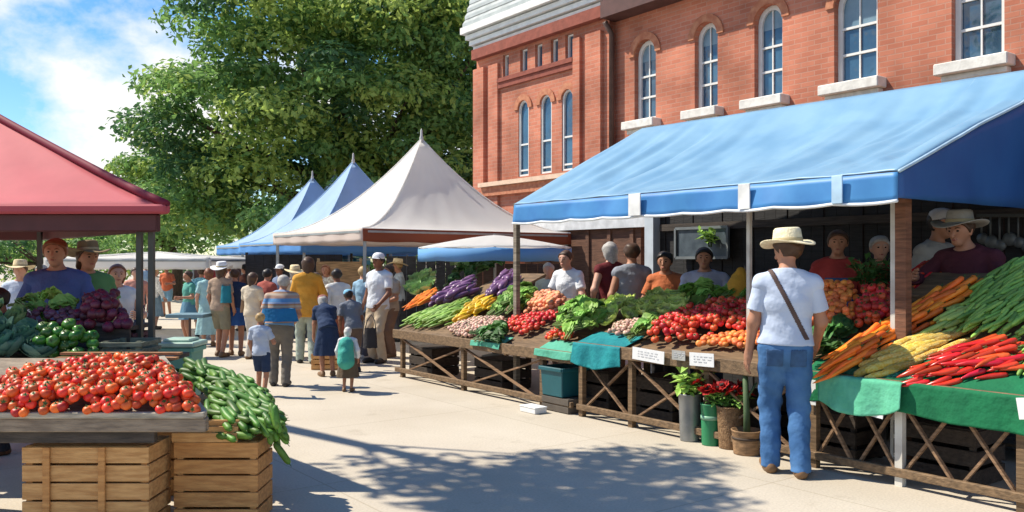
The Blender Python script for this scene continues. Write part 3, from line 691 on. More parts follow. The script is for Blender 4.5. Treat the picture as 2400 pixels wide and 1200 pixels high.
# red tent on the left
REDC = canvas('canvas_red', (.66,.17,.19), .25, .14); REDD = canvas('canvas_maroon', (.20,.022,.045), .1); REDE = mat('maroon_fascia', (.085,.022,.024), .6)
rc = [V(-2.55,6.3,2.0), V(-4.9,9.0,2.0), V(-7.6,9.4,2.0), V(-6.9,6.3,2.0)]; ra = V(-5.15,8.0,3.12)
root = thing('red_canopy_tent', (-5.2,8,0), 'rose red canopy tent over the tomato stall, its corner reaching in from the left', 'tent')
canopy_mesh([rc[3],rc[0],rc[1],rc[2]], ra, 1.06, seed=4, wr=.012).build('canopy', REDC, root, True, solid=.014)
b = MB()
for q in rc:
    pts = []
    for k in range(13):
        t = k/12; p = q.lerp(ra, t); p.z = q.z+(ra.z-q.z)*(t**1.06)+.02; pts.append(p)
    b.tube(pts, .032, 8)
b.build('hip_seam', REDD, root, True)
b = MB()
cc = [rc[3], rc[0], rc[1], rc[2]]
for i in range(4):
    p, q = cc[i], cc[(i+1) % 4]; b.beam(p+V(0,0,-.015), q+V(0,0,-.015), .06, .07)
b.build('eave_roll', canvas('canvas_rose', (.47,.09,.11), .1), root, bevel=.015)
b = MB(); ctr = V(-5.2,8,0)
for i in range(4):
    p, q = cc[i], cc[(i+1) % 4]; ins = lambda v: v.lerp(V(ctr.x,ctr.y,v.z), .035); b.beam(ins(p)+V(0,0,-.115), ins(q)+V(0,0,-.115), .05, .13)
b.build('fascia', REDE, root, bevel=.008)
for x, y in ((-2.745,6.5),(-2.845,6.52),(-4.87,8.8),(-6.8,6.5),(-7.3,9.3)):
    b = MB(); b.beam((x,y,0),(x,y,1.9),.04,.04); b.box((x,y,.012),(.15,.15,.024)); b.build('pole', POLED, root)

# far stalls on the left of the street
for i, (x, y, wd, dp, h, ap, cm, vm, lb) in enumerate((
    (-9.6,17.5,3.4,3.0,1.66,1.80,WHT,WHT,'low white flat tent seen under the red tent roof, farthest left'),
    (-9.4,25.0,2.8,3.0,1.68,1.80,WHT,TEAL,'low white tent with teal sides behind the dark tent poles'),
    (-8.6,29.5,3.2,3.0,1.70,1.84,LBL,TEAL,'pale blue low tent with teal valance at the end of the street'))):
    q = V(x, y, 0); tent(rect(q, V(0,1,0), V(1,0,0), dp, wd, h), q+V(wd/2, dp/2, ap), cm, (vm,), .22 if i != 1 else .34, lb, 'far stalls on the left of the street', pw=1.2, seed=i*7+1, finial=False)

# ================================================================== blue awning over the right-hand stalls
AWN = mat('awning_blue', (.225,.395,.54), .42, (.17,.33,.49), scale=2.2, stretch=(1,1,1), bump=.12, spec=.45, transl=.08)
AVB = mat('awning_valance_blue', (.055,.23,.50), .5, (.035,.165,.41), scale=3, spec=.4)
ASB = mat('awning_side_blue', (.020,.095,.29), .55, (.015,.075,.25), scale=2, bump=.15)
awn = thing('blue_awning', R(2.2,1.2), 'long sky blue tarpaulin awning with dark blue side panel over the vegetable tables', 'awning')
T1 = 4.52
def awn_pt(s, r):
    nd = 2.62*r; fd = 2.05*r
    zn = np.interp(r, [0,.377,.785,1], [2.24,2.585,2.96,3.34]); zf = 2.24+1.05*r
    t = T1*s; d = nd+(fd-nd)*s; z = zn+(zf-zn)*s
    sag = -.10*math.sin(PI*s)**2*math.sin(PI*r)-.05*abs(math.sin(PI*s*3))*math.sin(PI*r)
    # taut creases fan out from the posts along the front edge
    cr = 0
    for k, t0 in enumerate((0.0, 1.35, 2.9, 4.5)):
        ang = (t-t0+.9*r*0)/(r*2.0+.12); cr += .016*math.sin(ang*9+k)*math.exp(-(ang*.9)**2)*min(1, r*5)*(1-r)**.5
    e_ = math.sin(PI*min(1, r*.96+.03))*(.55+.45*math.sin(t*1.9+1)); cr += e_*(.030*math.sin(t*8.3+r*1.8+.8*math.sin(t*2.1))+.020*math.sin(t*17-r*2.6+math.sin(t*3.3+r*2))+.009*math.sin(t*33+r*3))
    return R(t, d, z+sag+cr)
b = MB(); b.grid(lambda s, r: awn_pt(s, r), 150, 60); b.build('canopy', AWN, awn, True, solid=.010)
for t0 in (.62, 1.75, 2.95, 3.85):
    b = MB(); b.tube([awn_pt(t0/T1, k/24)+Z*.004 for k in range(25)], .008, 5); b.build('canopy_seam', mat('seam_blue', (.30,.47,.62), .6), awn, True)
def val_pt(s, k): return R(T1*s, -.004-.02*k+.012*math.sin(s*47)*k+.02*k*math.sin(s*15+1), 2.235-.20*k-.012*k*abs(math.sin(s*PI*9)))
b = MB(); b.grid(val_pt, 110, 5); b.build('valance', AVB, awn, True, solid=.008)
b = MB(); b.tube([val_pt(k/90, 1.03) for k in range(91)], .013, 6); b.build('valance_hem', mat('hem_white', (.75,.80,.84), .6), awn, True)
b = MB(); b.grid(lambda s, r: (lambda p: V(p.x, p.y, (p.z-.012)+(2.05-(p.z-.012))*s)+U*(-.012*math.sin(r*21)*s))(awn_pt(0, r)), 8, 30); b.build('side_panel', ASB, awn, True, solid=.008)
b = MB(); b.tube([awn_pt(0, k/20)+U*-.012 for k in range(21)], .014, 6); b.build('side_seam', mat('seam_pale', (.45,.62,.75), .6), awn, True)
for px, wd, mm in ((1495,.16,'w'),(1752,.12,'w'),(1970,.09,'b')):
    t = (2.74-(px-CX)/F*6.06)/(.6+.8*(px-CX)/F); b = MB(); b.box(R(t,-.045,2.135), (wd,.012,.21), (U,W,Z)); b.build('valance_patch', mat('patch_white', (.75,.76,.75), .7) if mm == 'w' else mat('patch_blue', (.40,.58,.74), .7), awn, bevel=.003)
WPO = mat('post_white', (.66,.64,.58), .6, (.48,.45,.40), scale=5); TIM = wood('timber_brown', (.23,.10,.055))
PD = .42
for px, wd, mm in ((2097,.045,WPO),(2117,.085,TIM),(1756,.035,WPO),(1211,.06,wood('timber_grey', (.26,.22,.17)))):
    a = (px-CX)/F; Y = rowdepth(px, PD); p = V(a*Y, Y, 0); b = MB(); b.beam(p, p+Z*2.30, wd, wd, up=W); b.box(p+Z*.01, (.14,.14,.02), (U,W,Z)); b.build('post', mm, awn)
b = MB(); b.beam(R(.02,PD,2.30), R(T1-.05,PD,2.30), .05, .05); b.beam(R(.08,2.5,3.12), R(4.45,1.98,3.12), .05, .05)
b.build('rafter', wood('rafter_tan', (.42,.26,.15)), awn)

# dark timber back wall of the stall
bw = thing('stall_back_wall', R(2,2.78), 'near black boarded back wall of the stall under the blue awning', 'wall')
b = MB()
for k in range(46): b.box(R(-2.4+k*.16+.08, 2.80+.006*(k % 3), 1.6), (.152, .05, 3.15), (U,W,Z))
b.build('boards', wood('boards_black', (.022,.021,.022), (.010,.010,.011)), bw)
b = MB(); b.beam(R(4.98,2.72,0), R(4.98,2.72,2.58), .16, .16, up=W); b.build('corner_post', mat('post_bluewhite', (.50,.56,.62), .6, var=.15), bw)
b = MB(); b.beam(R(-2.3,2.74,1.05), R(4.85,2.74,1.05), .05, .09); b.beam(R(-2.3,2.74,2.05), R(4.85,2.74,2.05), .05, .09); b.build('wall_rail', wood('rail_dark', (.06,.045,.035)), bw)
def on_back(px, py, d=2.70): return hit(px, py, R(0,d), W)
# framed chalky board on the back wall and a plant in front of it
p0_, p1_ = on_back(1588, 540), on_back(1710, 600); t0_, t1_ = td(p1_)[0], td(p0_)[0]
zb, zt = p1_.z-.02, p0_.z+.02
root = thing('framed_board', R((t0_+t1_)/2,2.7,zb), 'blue grey framed board with smudges hanging on the dark back wall', 'board')
b = MB(); b.box(R((t0_+t1_)/2,2.69,(zb+zt)/2), (t1_-t0_,.03,zt-zb), (U,W,Z)); b.build('panel', mat('board_slate', (.075,.10,.12), .5, (.035,.05,.065), scale=7), root)
b = MB()
for z in (zb,zt): b.beam(R(t0_,2.665,z), R(t1_,2.665,z), .03, .035)
for t in (t0_,t1_): b.beam(R(t,2.664,zb), R(t,2.664,zt), .03, .035, up=W)
b.build('frame', mat('board_frame', (.16,.18,.19), .5), root)

# ================================================================== produce
def prod(n, c, c2=None, rough=.4, **k): return mat(n, c, rough, c2 or tuple(x*.72 for x in c), scale=k.pop('scale', 14), rand=True, **k)
STEM = mat('stem_green', (.06,.13,.025), .6, scale=20)
def lobed(r, h, n=16, lobes=5, amp=.04, dip=.18):
    b = MB(); prof = []
    for k in range(11):
        a = PI*k/10; rr = math.sin(a)*r; z = h-math.cos(a)*h
        if k > 8: z -= dip*h*(k-8)/2
        prof.append((max(rr, .0006), z))
    b.lathe(prof, (0,0,0), n, wob=lambda a, j: 1+amp*math.cos(a*lobes)*math.sin(PI*j/10)); return b
def m_tomato(r=.034, calyx=True, seed=0, amp=.05):
    b = lobed(r, r*.86, 14, 5, amp)
    if calyx:
        for k in range(5):
            a = 2*PI*k/5+seed; d = V(math.cos(a), math.sin(a), 0); p = V(0,0,r*1.62); s = d.cross(Z)*.22*r
            b.add([p+s, p-s, p+d*r*.55+V(0,0,-.02*r)], [(0,1,2)], 1)
        b.tube([V(0,0,r*1.55), V(.1*r,0,r*1.95)], r*.09, 5, 1)
    return b
def m_long(L, prof, bend=.08, n=8, stem=.0, seed=0):
    """prof: (fraction along, radius)"""
    b = MB(); pts = []
    for f, r in prof: pts.append(V((f-.5)*L, bend*L*(1-(2*f-1)**2)*math.cos(seed), bend*L*.35*math.sin(PI*f)*math.sin(seed)))
    b.tube(pts, [r for f, r in prof], n)
    if stem:
        e = pts[-1]; d = (pts[-1]-pts[-2]).normalized(); b.tube([e-d*.005, e+d*stem*.6, e+d*stem+V(0,.15*stem,.1*stem)], [prof[-1][1]*.7, prof[-1][1]*.45, prof[-1][1]*.4], 6, 1)
    return b
PC = [(0,.003),(.04,.012),(.15,.0175),(.5,.019),(.85,.0175),(.96,.012),(1,.004)]
def m_leafhead(r, n=16, seed=0, ruff=.12, up=.55, mi2=1):
    """lettuce or cabbage: overlapping curved ruffled leaves round a heart"""
    q = random.Random(seed); b = MB()
    for k in range(n):
        lay = k/n; az = k*2.4+q.uniform(-.3,.3); op = .15+lay*1.05; R_ = r*(.55+.5*lay); wd = r*(.55+.3*lay)
        d = V(math.cos(az), math.sin(az), 0); s = V(-d.y, d.x, 0); ph = q.random()*6
        def fn(u, t, d=d, s=s, op=op, R_=R_, wd=wd, ph=ph):
            a = t*op*1.25; cw = math.sin(PI*min(1, .12+t*.88))**.6
            p = d*(R_*math.sin(a)*1.05)+Z*(R_*(1-math.cos(a))*.5+R_*t*(1.15-op*.75)*up*1.5)
            x = (u-.5)*2*wd*cw*.9; p = p+s*x-d*(abs(u-.5)**2*R_*.5)*cw+Z*(abs(u-.5)**2*R_*.7)
            p += (Z*.7+d*.3)*ruff*r*math.sin(u*15+ph)*t**3
            return p
        b.grid(fn, 7, 6, mi=0 if lay > .35 else mi2)
    return b
def m_bunch(L, n=9, seed=0, wid=.05, stalk=.4):
    """a bunch of leafy greens lying along x: stalks then broad leaves"""
    q = random.Random(seed); b = MB()
    for k in range(n):
        y0 = q.uniform(-.35,.35)*wid; z0 = q.uniform(.0,.5)*wid+.012; sp = q.uniform(-1,1)*L*.35; lw = wid*q.uniform(.8,1.2); ph = q.random()*6
        b.tube([V(-L*.5,y0,z0), V(-L*.5+L*stalk, y0+sp*.2, z0+.01)], .004, 5, 1, cap=False)
        def fn(u, t):
            x = -L*.5+L*(stalk*.8+(1-stalk*.8)*t); c = math.sin(PI*(.05+.95*t)**.8)
            return V(x, y0+sp*.2+sp*.5*t*t+(u-.5)*2*lw*c*.7, z0+.012+.05*math.sin(PI*t*.8)+abs(u-.5)*lw*.5+.012*math.sin(u*11+t*14+ph)-.04*t*t)
        b.grid(fn, 6, 8)
    return b
def protos(name, builders, mats, smooth=True):
    out = []
    for bb in builders:
        me = bb.mesh(name)
        for m in (mats if isinstance(mats, (list, tuple)) else [mats]): me.materials.append(m)
        if smooth: me.shade_smooth()
        out.append(me)
    return out
def inside(p, poly):
    c = False; j = len(poly)-1
    for i in range(len(poly)):
        if (poly[i][1] > p[1]) != (poly[j][1] > p[1]) and p[0] < (poly[j][0]-poly[i][0])*(p[1]-poly[i][1])/(poly[j][1]-poly[i][1])+poly[i][0]: c = not c
        j = i
    return c
def edist(p, poly):
    m = 9
    for i in range(len(poly)):
        a, b_ = V(*poly[i-1], 0), V(*poly[i], 0); q = V(*p, 0); ab = b_-a; t = max(0, min(1, (q-a).dot(ab)/max(ab.dot(ab), 1e-9))); m = min(m, (q-a-ab*t).length)
    return m
COUNT = {}
def pile(name, mes, plane, px, sp, label, cat, group, dirpx=None, mound=.05, lift=0., jit=.22, rot='free', tilt=.2, layers=1, sc=(.88,1.12), cap=300, edge=.12):
    """heap single vegetables over a patch of a sloping stall top; px is the patch outline as seen in the photo, laid onto the plane"""
    p0, n = plane; n = n.normalized()
    P = [hit(x, y, p0, n) for x, y in px]
    if dirpx: e1 = (hit(*dirpx[1], p0, n)-hit(*dirpx[0], p0, n)); e1 = (e1-n*e1.dot(n)).normalized()
    else: e1 = U-n*U.dot(n); e1.normalize()
    e2 = n.cross(e1); pl = [((q-p0).dot(e1), (q-p0).dot(e2)) for q in P]
    r = random.Random(hash(px[0])%9999+len(px)); pts = []
    for ly in range(layers):
        x0, x1 = min(q[0] for q in pl), max(q[0] for q in pl); y0, y1 = min(q[1] for q in pl), max(q[1] for q in pl)
        j = 0; y = y0+(sp[1]*.5*(ly % 2))
        while y < y1+sp[1]:
            x = x0+(sp[0]*.5 if (j+ly) % 2 else 0)
            while x < x1+sp[0]:
                q = (x+r.uniform(-jit,jit)*sp[0], y+r.uniform(-jit,jit)*sp[1])
                if inside(q, pl):
                    ed = edist(q, pl)
                    if ed > ly*min(sp)*.8: pts.append((q, min(1, ed/edge), ly))
                x += sp[0]
            y += sp[1]*(.87 if sp[0] == sp[1] else 1); j += 1
    if len(pts) > cap: pts = r.sample(pts, cap)
    for (x, y), m, ly in pts:
        me = r.choice(mes); s = r.uniform(*sc)
        if rot == 'free': M = Matrix.Rotation(r.uniform(0, 2*PI), 3, 'Z'); M = Matrix.Rotation(r.gauss(0, tilt*2.2), 3, V(r.gauss(0,1), r.gauss(0,1), .01).normalized()) @ M
        elif rot == 'up': M = Matrix.Rotation(r.uniform(0, 2*PI), 3, 'Z'); M = Matrix.Rotation(r.gauss(0, tilt), 3, V(r.gauss(0,1), r.gauss(0,1), .01).normalized()) @ M
        else: M = Matrix.Rotation(r.gauss(0, tilt), 3, 'Z') @ Matrix.Rotation(r.gauss(0, tilt*.45), 3, 'Y') @ Matrix.Rotation(r.uniform(-.5,.5), 3, 'X')
        B = Matrix((e1, e2, n)).transposed()
        pos = p0+e1*x+e2*y+n*(lift+mound*math.sin(m*PI/2)+ly*min(sp)*.62+r.uniform(-.1,.1)*min(sp))
        o = bpy.data.objects.new(name, me); COL.objects.link(o)
        o.matrix_world = Matrix.Translation(pos) @ (B @ M).to_4x4() @ Matrix.Scale(s, 4)
        tag(o, label, cat, group)
    COUNT[name] = COUNT.get(name, 0)+len(pts)

# ------------------------------------------------------------------ right-hand tables
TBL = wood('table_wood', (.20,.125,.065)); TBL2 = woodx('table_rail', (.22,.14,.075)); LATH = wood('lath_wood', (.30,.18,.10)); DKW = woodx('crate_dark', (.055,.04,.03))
TABS = [(3.50,7.28,.64,.42,1.9), (.82,3.46,.755,.32,1.45), (-1.6,.78,.74,.52,1.5)]
def plane_of(i): t0, t1, z0, s, dp = TABS[i]; return R((t0+t1)/2, 0, z0), (Z-W*s).normalized()
def tz(i, d): return TABS[i][2]+TABS[i][3]*d
def pxt(px, d=0.): a = (px-CX)/F; return (2.74+.8*d-a*(6.06+.6*d))/(.6+.8*a)
labs = ['long rough wooden trestle table at the far end of the vegetable row', 'wooden trestle table with price cards heaped with red tomatoes', 'near wooden trestle table with a green cloth and lattice braces']
legpx = [(940,1083,1268), (1360,1476,1655,1870), (1905,2105,2392)]
for i, (t0, t1, z0, s, dp) in enumerate(TABS):
    root = thing('trestle_table', R((t0+t1)/2, dp/2), labs[i], 'table')
    b = MB(); dn = (W+Z*s).normalized(); nn = plane_of(i)[1]; Ls = dp*math.sqrt(1+s*s)
    
    tA = 6.3 if i == 0 else t1; L2 = Ls*(.64 if i == 0 else (.78 if i == 1 else 1))
    b.box(R((t0+tA)/2,0,z0)+dn*L2/2-nn*.035, (tA-t0-.004, L2, .03), (U, dn, nn))
    if i == 0: b.box(R((tA+t1)/2,0,z0)+dn*Ls/2-nn*.035, (t1-tA, Ls, .03), (U, dn, nn))
    b.build('tabletop', TBL, root)
    b = MB(); b.beam(R(t0,-.022,z0-.045), R(t1,-.022,z0-.045), .04, .12); b.build('front_rail', TBL2, root, bevel=.006)
    b = MB(); b.beam(R(t0+.02,.0,.10), R(t1-.02,.0,.10), .04, .06); b.build('foot_rail', TBL2, root, bevel=.005)
    for px in legpx[i]:
        t = min(max(pxt(px), t0+.04), t1-.04); mm = WPO if px == 2105 else TBL
        b = MB(); b.beam(R(t,.03,0), R(t,.03,z0-.105), .055, .055, up=W); b.build('leg', mm, root)
        dq = dp*(.60 if i == 0 and t < 6.3 else (.74 if i == 1 else 1))-.1
        b = MB(); b.beam(R(t,dq,0), R(t,dq,tz(i,dq)-.07), .055, .055, up=W); b.build('leg', TBL, root)
    ps = [pxt(x) for x in legpx[i]]
    for k in range(len(ps)-1):
        a_, c_ = ps[k], ps[k+1]; zz = z0-.11
        nseg = 2 if i == 2 else 1
        for sgi in range(nseg):
            q0 = a_+(c_-a_)*sgi/nseg; q1 = a_+(c_-a_)*(sgi+1)/nseg
            for (m0, m1, dd) in ((q0, q1, .02), (q1, q0, .048)):
                b = MB(); b.beam(R(m0,dd,zz), R(m1,dd,.07), .018, .034, up=W); b.build('brace', LATH, root)
def crate(c, size, axn, label, m, open_top=False, group=None, rows=4, name='wooden_crate', gap=.012, posts=True, m2=None):
    """slatted crate: c = centre of its bottom"""
    c = Vector(c); lx, ly, lz = size; a, n = axn; root = thing(name, c, label, 'crate', group); hz = lz/rows
    for (d1, d2, l1, l2) in ((a, n, lx, ly), (n, a, ly, lx)):
        for sg in (-1, 1):
            b = MB()
            for k in range(rows):
                jz = rnd.uniform(-.002,.002)
                b.box(c+d2*sg*(l2/2-.008+rnd.uniform(-.002,.002))+Z*(hz*(k+.5)+jz), (l1-(.0 if d1 is a else .034), .016, hz-gap*rnd.uniform(.6,1.5)), (d1, d2, Z))
            b.build('slats', m, root, bevel=.002)
    if posts:
        for i in (-1,1):
            for j in (-1,1):
                b = MB(); b.box(c+a*i*(lx/2-.034)+n*j*(ly/2-.034)+Z*lz/2, (.035,.035,lz-.004), (a,n,Z)); b.build('corner_post', m2 or m, root)
    b = MB(); b.box(c+Z*(.012 if open_top else lz-.012), (lx-.036, ly-.036, .014), (a,n,Z)); b.build('board', m, root)
    return root
sh_ = random.Random(5)
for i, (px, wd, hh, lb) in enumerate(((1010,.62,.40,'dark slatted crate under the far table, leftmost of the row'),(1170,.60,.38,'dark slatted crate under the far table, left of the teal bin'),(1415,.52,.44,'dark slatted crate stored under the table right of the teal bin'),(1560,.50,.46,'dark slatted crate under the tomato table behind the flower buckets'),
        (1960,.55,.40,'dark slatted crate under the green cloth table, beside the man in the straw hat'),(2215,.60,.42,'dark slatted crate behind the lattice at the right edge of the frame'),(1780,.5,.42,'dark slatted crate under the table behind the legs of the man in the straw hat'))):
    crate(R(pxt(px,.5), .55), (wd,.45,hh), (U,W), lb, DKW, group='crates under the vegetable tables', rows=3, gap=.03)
G = 'vegetables heaped on the right-hand tables'
pA, pB, pC = plane_of(0), plane_of(1), plane_of(2)
# table A (far)
TOM = [prod('tomato_red', (.64,.075,.035), (.54,.05,.026), .42), STEM]; TOMO = [prod('tomato_orange', (.72,.105,.022), (.60,.06,.016), .42), STEM]
tom = protos('tomato', [m_tomato(.036, True, k) for k in range(3)], TOM); tomo = protos('tomato', [m_tomato(.0335, True, k) for k in range(4)], TOMO)
peach = protos('peach', [m_tomato(.036, False, 0, .02)], [prod('peach_skin', (.78,.38,.19), (.70,.25,.13), .6, scale=5)])
apric = protos('apricot', [m_tomato(.031, False, 0, .02)], [prod('apricot_skin', (.86,.30,.07), (.80,.21,.05), .5, scale=7)])
radish = protos('radish', [m_tomato(.03, True, k, .02) for k in range(2)], [prod('radish_skin', (.62,.28,.22), (.60,.44,.34), .45, scale=8), STEM])
cuke = protos('cucumber', [m_long(.175, [(f, r*1.18) for f, r in PC], b_, 10, .02, sd) for b_, sd in ((.05,0),(.10,2),(.08,4.2),(.03,1.3))], [prod('cucumber_skin', (.10,.23,.03), (.05,.135,.018), .5, scale=22), STEM])
bean = protos('okra', [m_long(.20, [(0,.003),(.06,.011),(.3,.0155),(.8,.015),(.95,.011),(1,.006)], b_, 7, .02, sd) for b_, sd in ((.05,0),(.08,2),(.06,4))], [prod('okra_skin', (.31,.48,.09), (.18,.33,.05), .5, scale=16), STEM])
dill = protos('pale_courgette', [m_long(.22, [(0,.004),(.05,.014),(.3,.02),(.8,.019),(.95,.014),(1,.008)], .05, 8, .02, k) for k in (0,2.5)], [prod('pale_courgette_skin', (.42,.50,.13), (.27,.38,.08), .45, scale=12), STEM])
squash = protos('yellow_squash', [m_long(.20, [(0,.006),(.05,.020),(.2,.028),(.5,.024),(.85,.015),(1,.010)], .08, 9, .02, k) for k in (0,2.2,4)], [prod('squash_skin', (.74,.50,.03), (.64,.38,.02), .4, scale=6), STEM])
corn = protos('corn_cob', [m_long(.28, [(0,.005),(.05,.022),(.25,.030),(.7,.026),(.93,.016),(1,.007)], .03, 10, .04, k) for k in (0,3)], [mat('corn_kernels', (.86,.66,.20), .45, (.80,.50,.07), scale=60, bump=.9, rand=True, detail=0), prod('corn_husk', (.55,.58,.25))])
carrot = protos('carrot', [m_long(.30, [(0,.002),(.1,.008),(.4,.017),(.8,.0235),(.95,.022),(1,.011)], b_, 8, .035, sd) for b_, sd in ((.02,0),(.05,2),(.04,4))], [prod('carrot_skin', (.86,.235,.022), (.78,.165,.012), .45, scale=20), STEM])
pepper = protos('red_pepper', [m_long(.19, [(0,.002),(.1,.008),(.4,.016),(.8,.022),(.95,.018),(1,.008)], b_, 9, .03, sd) for b_, sd in ((.06,0),(.12,2),(.08,4))], [prod('pepper_skin', (.62,.045,.02), (.50,.02,.012), .25), STEM])
egg = protos('aubergine', [m_long(.26, [(0,.01),(.06,.032),(.25,.046),(.6,.038),(.9,.024),(1,.018)], .07, 10, .03, k) for k in (0,2,4)], [prod('aubergine_skin', (.20,.095,.20), (.13,.06,.14), .35), STEM])
LET = [prod('lettuce_leaf', (.70,.78,.26), (.54,.68,.16), .55, transl=.25), prod('lettuce_heart', (.62,.66,.28))]
lett = protos('lettuce', [m_leafhead(.105, 16, k) for k in range(3)], LET)
cabb = protos('cabbage', [m_leafhead(.11, 18, k+5, .05, .8) for k in range(2)], [prod('cabbage_leaf', (.30,.45,.18), (.19,.34,.13), .5), prod('cabbage_heart', (.34,.46,.20))])
GRN = [prod('greens_leaf', (.34,.55,.13), (.20,.40,.07), .55, transl=.2), prod('greens_stalk', (.25,.36,.12))]
green = protos('leafy_greens', [m_bunch(.30, 11, k, .07) for k in range(4)], GRN)
DGR = [prod('kale_leaf', (.08,.21,.05), (.05,.14,.033), .55, transl=.15), prod('kale_stalk', (.16,.26,.09))]
kale = protos('kale', [m_bunch(.32, 12, k+9, .085) for k in range(3)], DGR)
RDN = lambda *a: a
pile('okra', bean, pA, [(948,765),(985,742),(1060,722),(1100,706),(1092,738),(1060,764),(1000,770)], (.15,.042), 'green okra pod in the heap at the far left end of the far table', 'okra', G, ((960,765),(1090,712)), .05, .02, rot='dir', layers=2)
pile('yellow_squash', squash, pA, [(1068,765),(1095,728),(1130,706),(1166,706),(1160,730),(1110,752),(1085,770)], (.15,.055), 'yellow squash in the mustard coloured heap on the far table', 'squash', G, ((1075,765),(1160,708)), .05, .03, rot='dir', layers=2)
pile('leafy_greens', green, pA, [(1160,740),(1195,708),(1255,692),(1250,722),(1235,740),(1180,752)], (.17,.10), 'bunch of green leaves on the far table beside the yellow squash', 'greens', G, ((1170,740),(1250,700)), .05, .02, rot='dir', tilt=.35, layers=2)
pile('peach', peach, pA, [(1232,742),(1258,710),(1285,700),(1330,706),(1326,728),(1300,742)], (.066,.066), 'pale orange peach heaped on the far table', 'peach', G, None, .06, .02, layers=2)
pile('tomato', tom, pA, [(1190,776),(1200,752),(1310,742),(1322,750),(1280,768),(1235,790)], (.068,.068), 'small red tomato in the strip between peaches and radishes on the far table', 'tomato', G, None, .05, .02)
pile('radish', radish, pA, [(1052,780),(1075,766),(1130,752),(1188,752),(1186,780),(1130,790),(1090,797)], (.06,.06), 'pale pink radish heaped at the front edge of the far table', 'radish', G, None, .04, .02)
pile('leafy_greens', kale, pA, [(1112,800),(1130,786),(1175,784),(1180,806),(1130,806)], (.16,.10), 'dark leaf bunch at the front edge of the far table below the radishes', 'greens', G, ((1112,800),(1180,790)), .02, .02, rot='dir', tilt=.4)
pile('tomato', tomo, pA, [(1285,802),(1300,778),(1345,775),(1345,802)], (.07,.07), 'orange tomato in the small patch at the right end of the far table', 'tomato', G, None, .03, .02)
pile('aubergine', egg, pA, [(1018,722),(1060,690),(1115,664),(1128,676),(1090,706),(1040,726)], (.20,.082), 'purple aubergine in the left heap behind the cucumbers on the far table', 'aubergine', G, ((1020,722),(1120,668)), .05, .05, rot='dir', layers=2)
pile('aubergine', egg, pA, [(1146,702),(1165,672),(1195,646),(1216,650),(1212,684),(1190,702),(1160,708)], (.20,.082), 'purple aubergine in the heap beside the grey awning post', 'aubergine', G, ((1150,704),(1212,652)), .05, .05, rot='dir', layers=2)
pile('carrot', carrot, pA, [(958,722),(985,702),(1012,690),(1020,704),(1000,716),(970,728)], (.20,.034), 'carrot in the small heap at the far left end of the row', 'carrot', G, ((958,722),(1012,692)), .03, .03, rot='dir', layers=2)
pile('cabbage', cabb, pA, [(958,696),(965,660),(1010,648),(1028,664),(1020,686),(985,696)], (.17,.17), 'round pale green cabbage at the back left of the far table', 'cabbage', G, None, .03, .02, rot='up')
pile('kale', kale, pA, [(1062,668),(1080,640),(1120,618),(1165,622),(1160,650),(1130,664)], (.20,.13), 'dark green kale bunch at the back of the far table', 'kale', G, ((1070,660),(1160,630)), .10, .03, rot='dir', tilt=.6, layers=2)
# table B
pile('leafy_greens', green, pB, [(1312,775),(1330,748),(1370,728),(1410,742),(1405,772),(1370,786),(1330,790)], (.16,.10), 'bunch of green leaves at the left end of the tomato table', 'greens', G, ((1320,780),(1400,735)), .06, .02, rot='dir', tilt=.4, layers=2)
pile('lettuce', lett, pB, [(1388,758),(1400,730),(1440,714),(1500,716),(1495,745),(1440,764)], (.16,.15), 'yellow green lettuce head left of the pink radishes', 'lettuce', G, None, .04, .02, rot='up', tilt=.35)
pile('lettuce', lett, pB, [(1500,752),(1508,716),(1560,700),(1620,716),(1626,745),(1590,762),(1545,772)], (.15,.15), 'yellow green lettuce head behind the red tomatoes', 'lettuce', G, None, .05, .02, rot='up', tilt=.35)
pile('radish', radish, pB, [(1430,788),(1450,766),(1500,756),(1535,762),(1510,780),(1470,796)], (.06,.06), 'pale pink radish in the patch between lettuce and tomatoes', 'radish', G, None, .03, .02)
pile('leafy_greens', green, pB, [(1468,806),(1490,784),(1540,766),(1560,772),(1525,798),(1500,812)], (.15,.09), 'bunch of green leaves at the left edge of the red tomatoes', 'greens', G, ((1470,806),(1550,770)), .03, .02, rot='dir', tilt=.4)
pile('tomato', tom, pB, [(1512,808),(1545,778),(1600,756),(1640,738),(1700,730),(1760,732),(1800,745),(1800,790),(1740,795),(1640,800),(1600,814)], (.066,.066), 'round red tomato in the big red heap behind the white price cards', 'tomato', G, None, .07, .03, layers=2, cap=240)
pile('apricot', apric, pB, [(1632,816),(1660,800),(1740,792),(1810,786),(1812,816),(1720,822)], (.058,.058), 'orange apricot along the front edge of the tomato table', 'apricot', G, None, .03, .02)
pile('leafy_greens', green, pB, [(1590,722),(1610,700),(1670,696),(1680,714),(1640,726)], (.17,.10), 'leafy bunch at the tomato table back before the man in the pale shirt', 'greens', G, ((1590,720),(1670,700)), .05, .02, rot='dir', tilt=.4, layers=2)
pile('leafy_greens', green, pB, [(1680,718),(1700,698),(1750,690),(1756,716)], (.16,.10), 'bunch of green leaves at the back right of the tomato table', 'greens', G, ((1680,716),(1750,694)), .05, .02, rot='dir', tilt=.4)
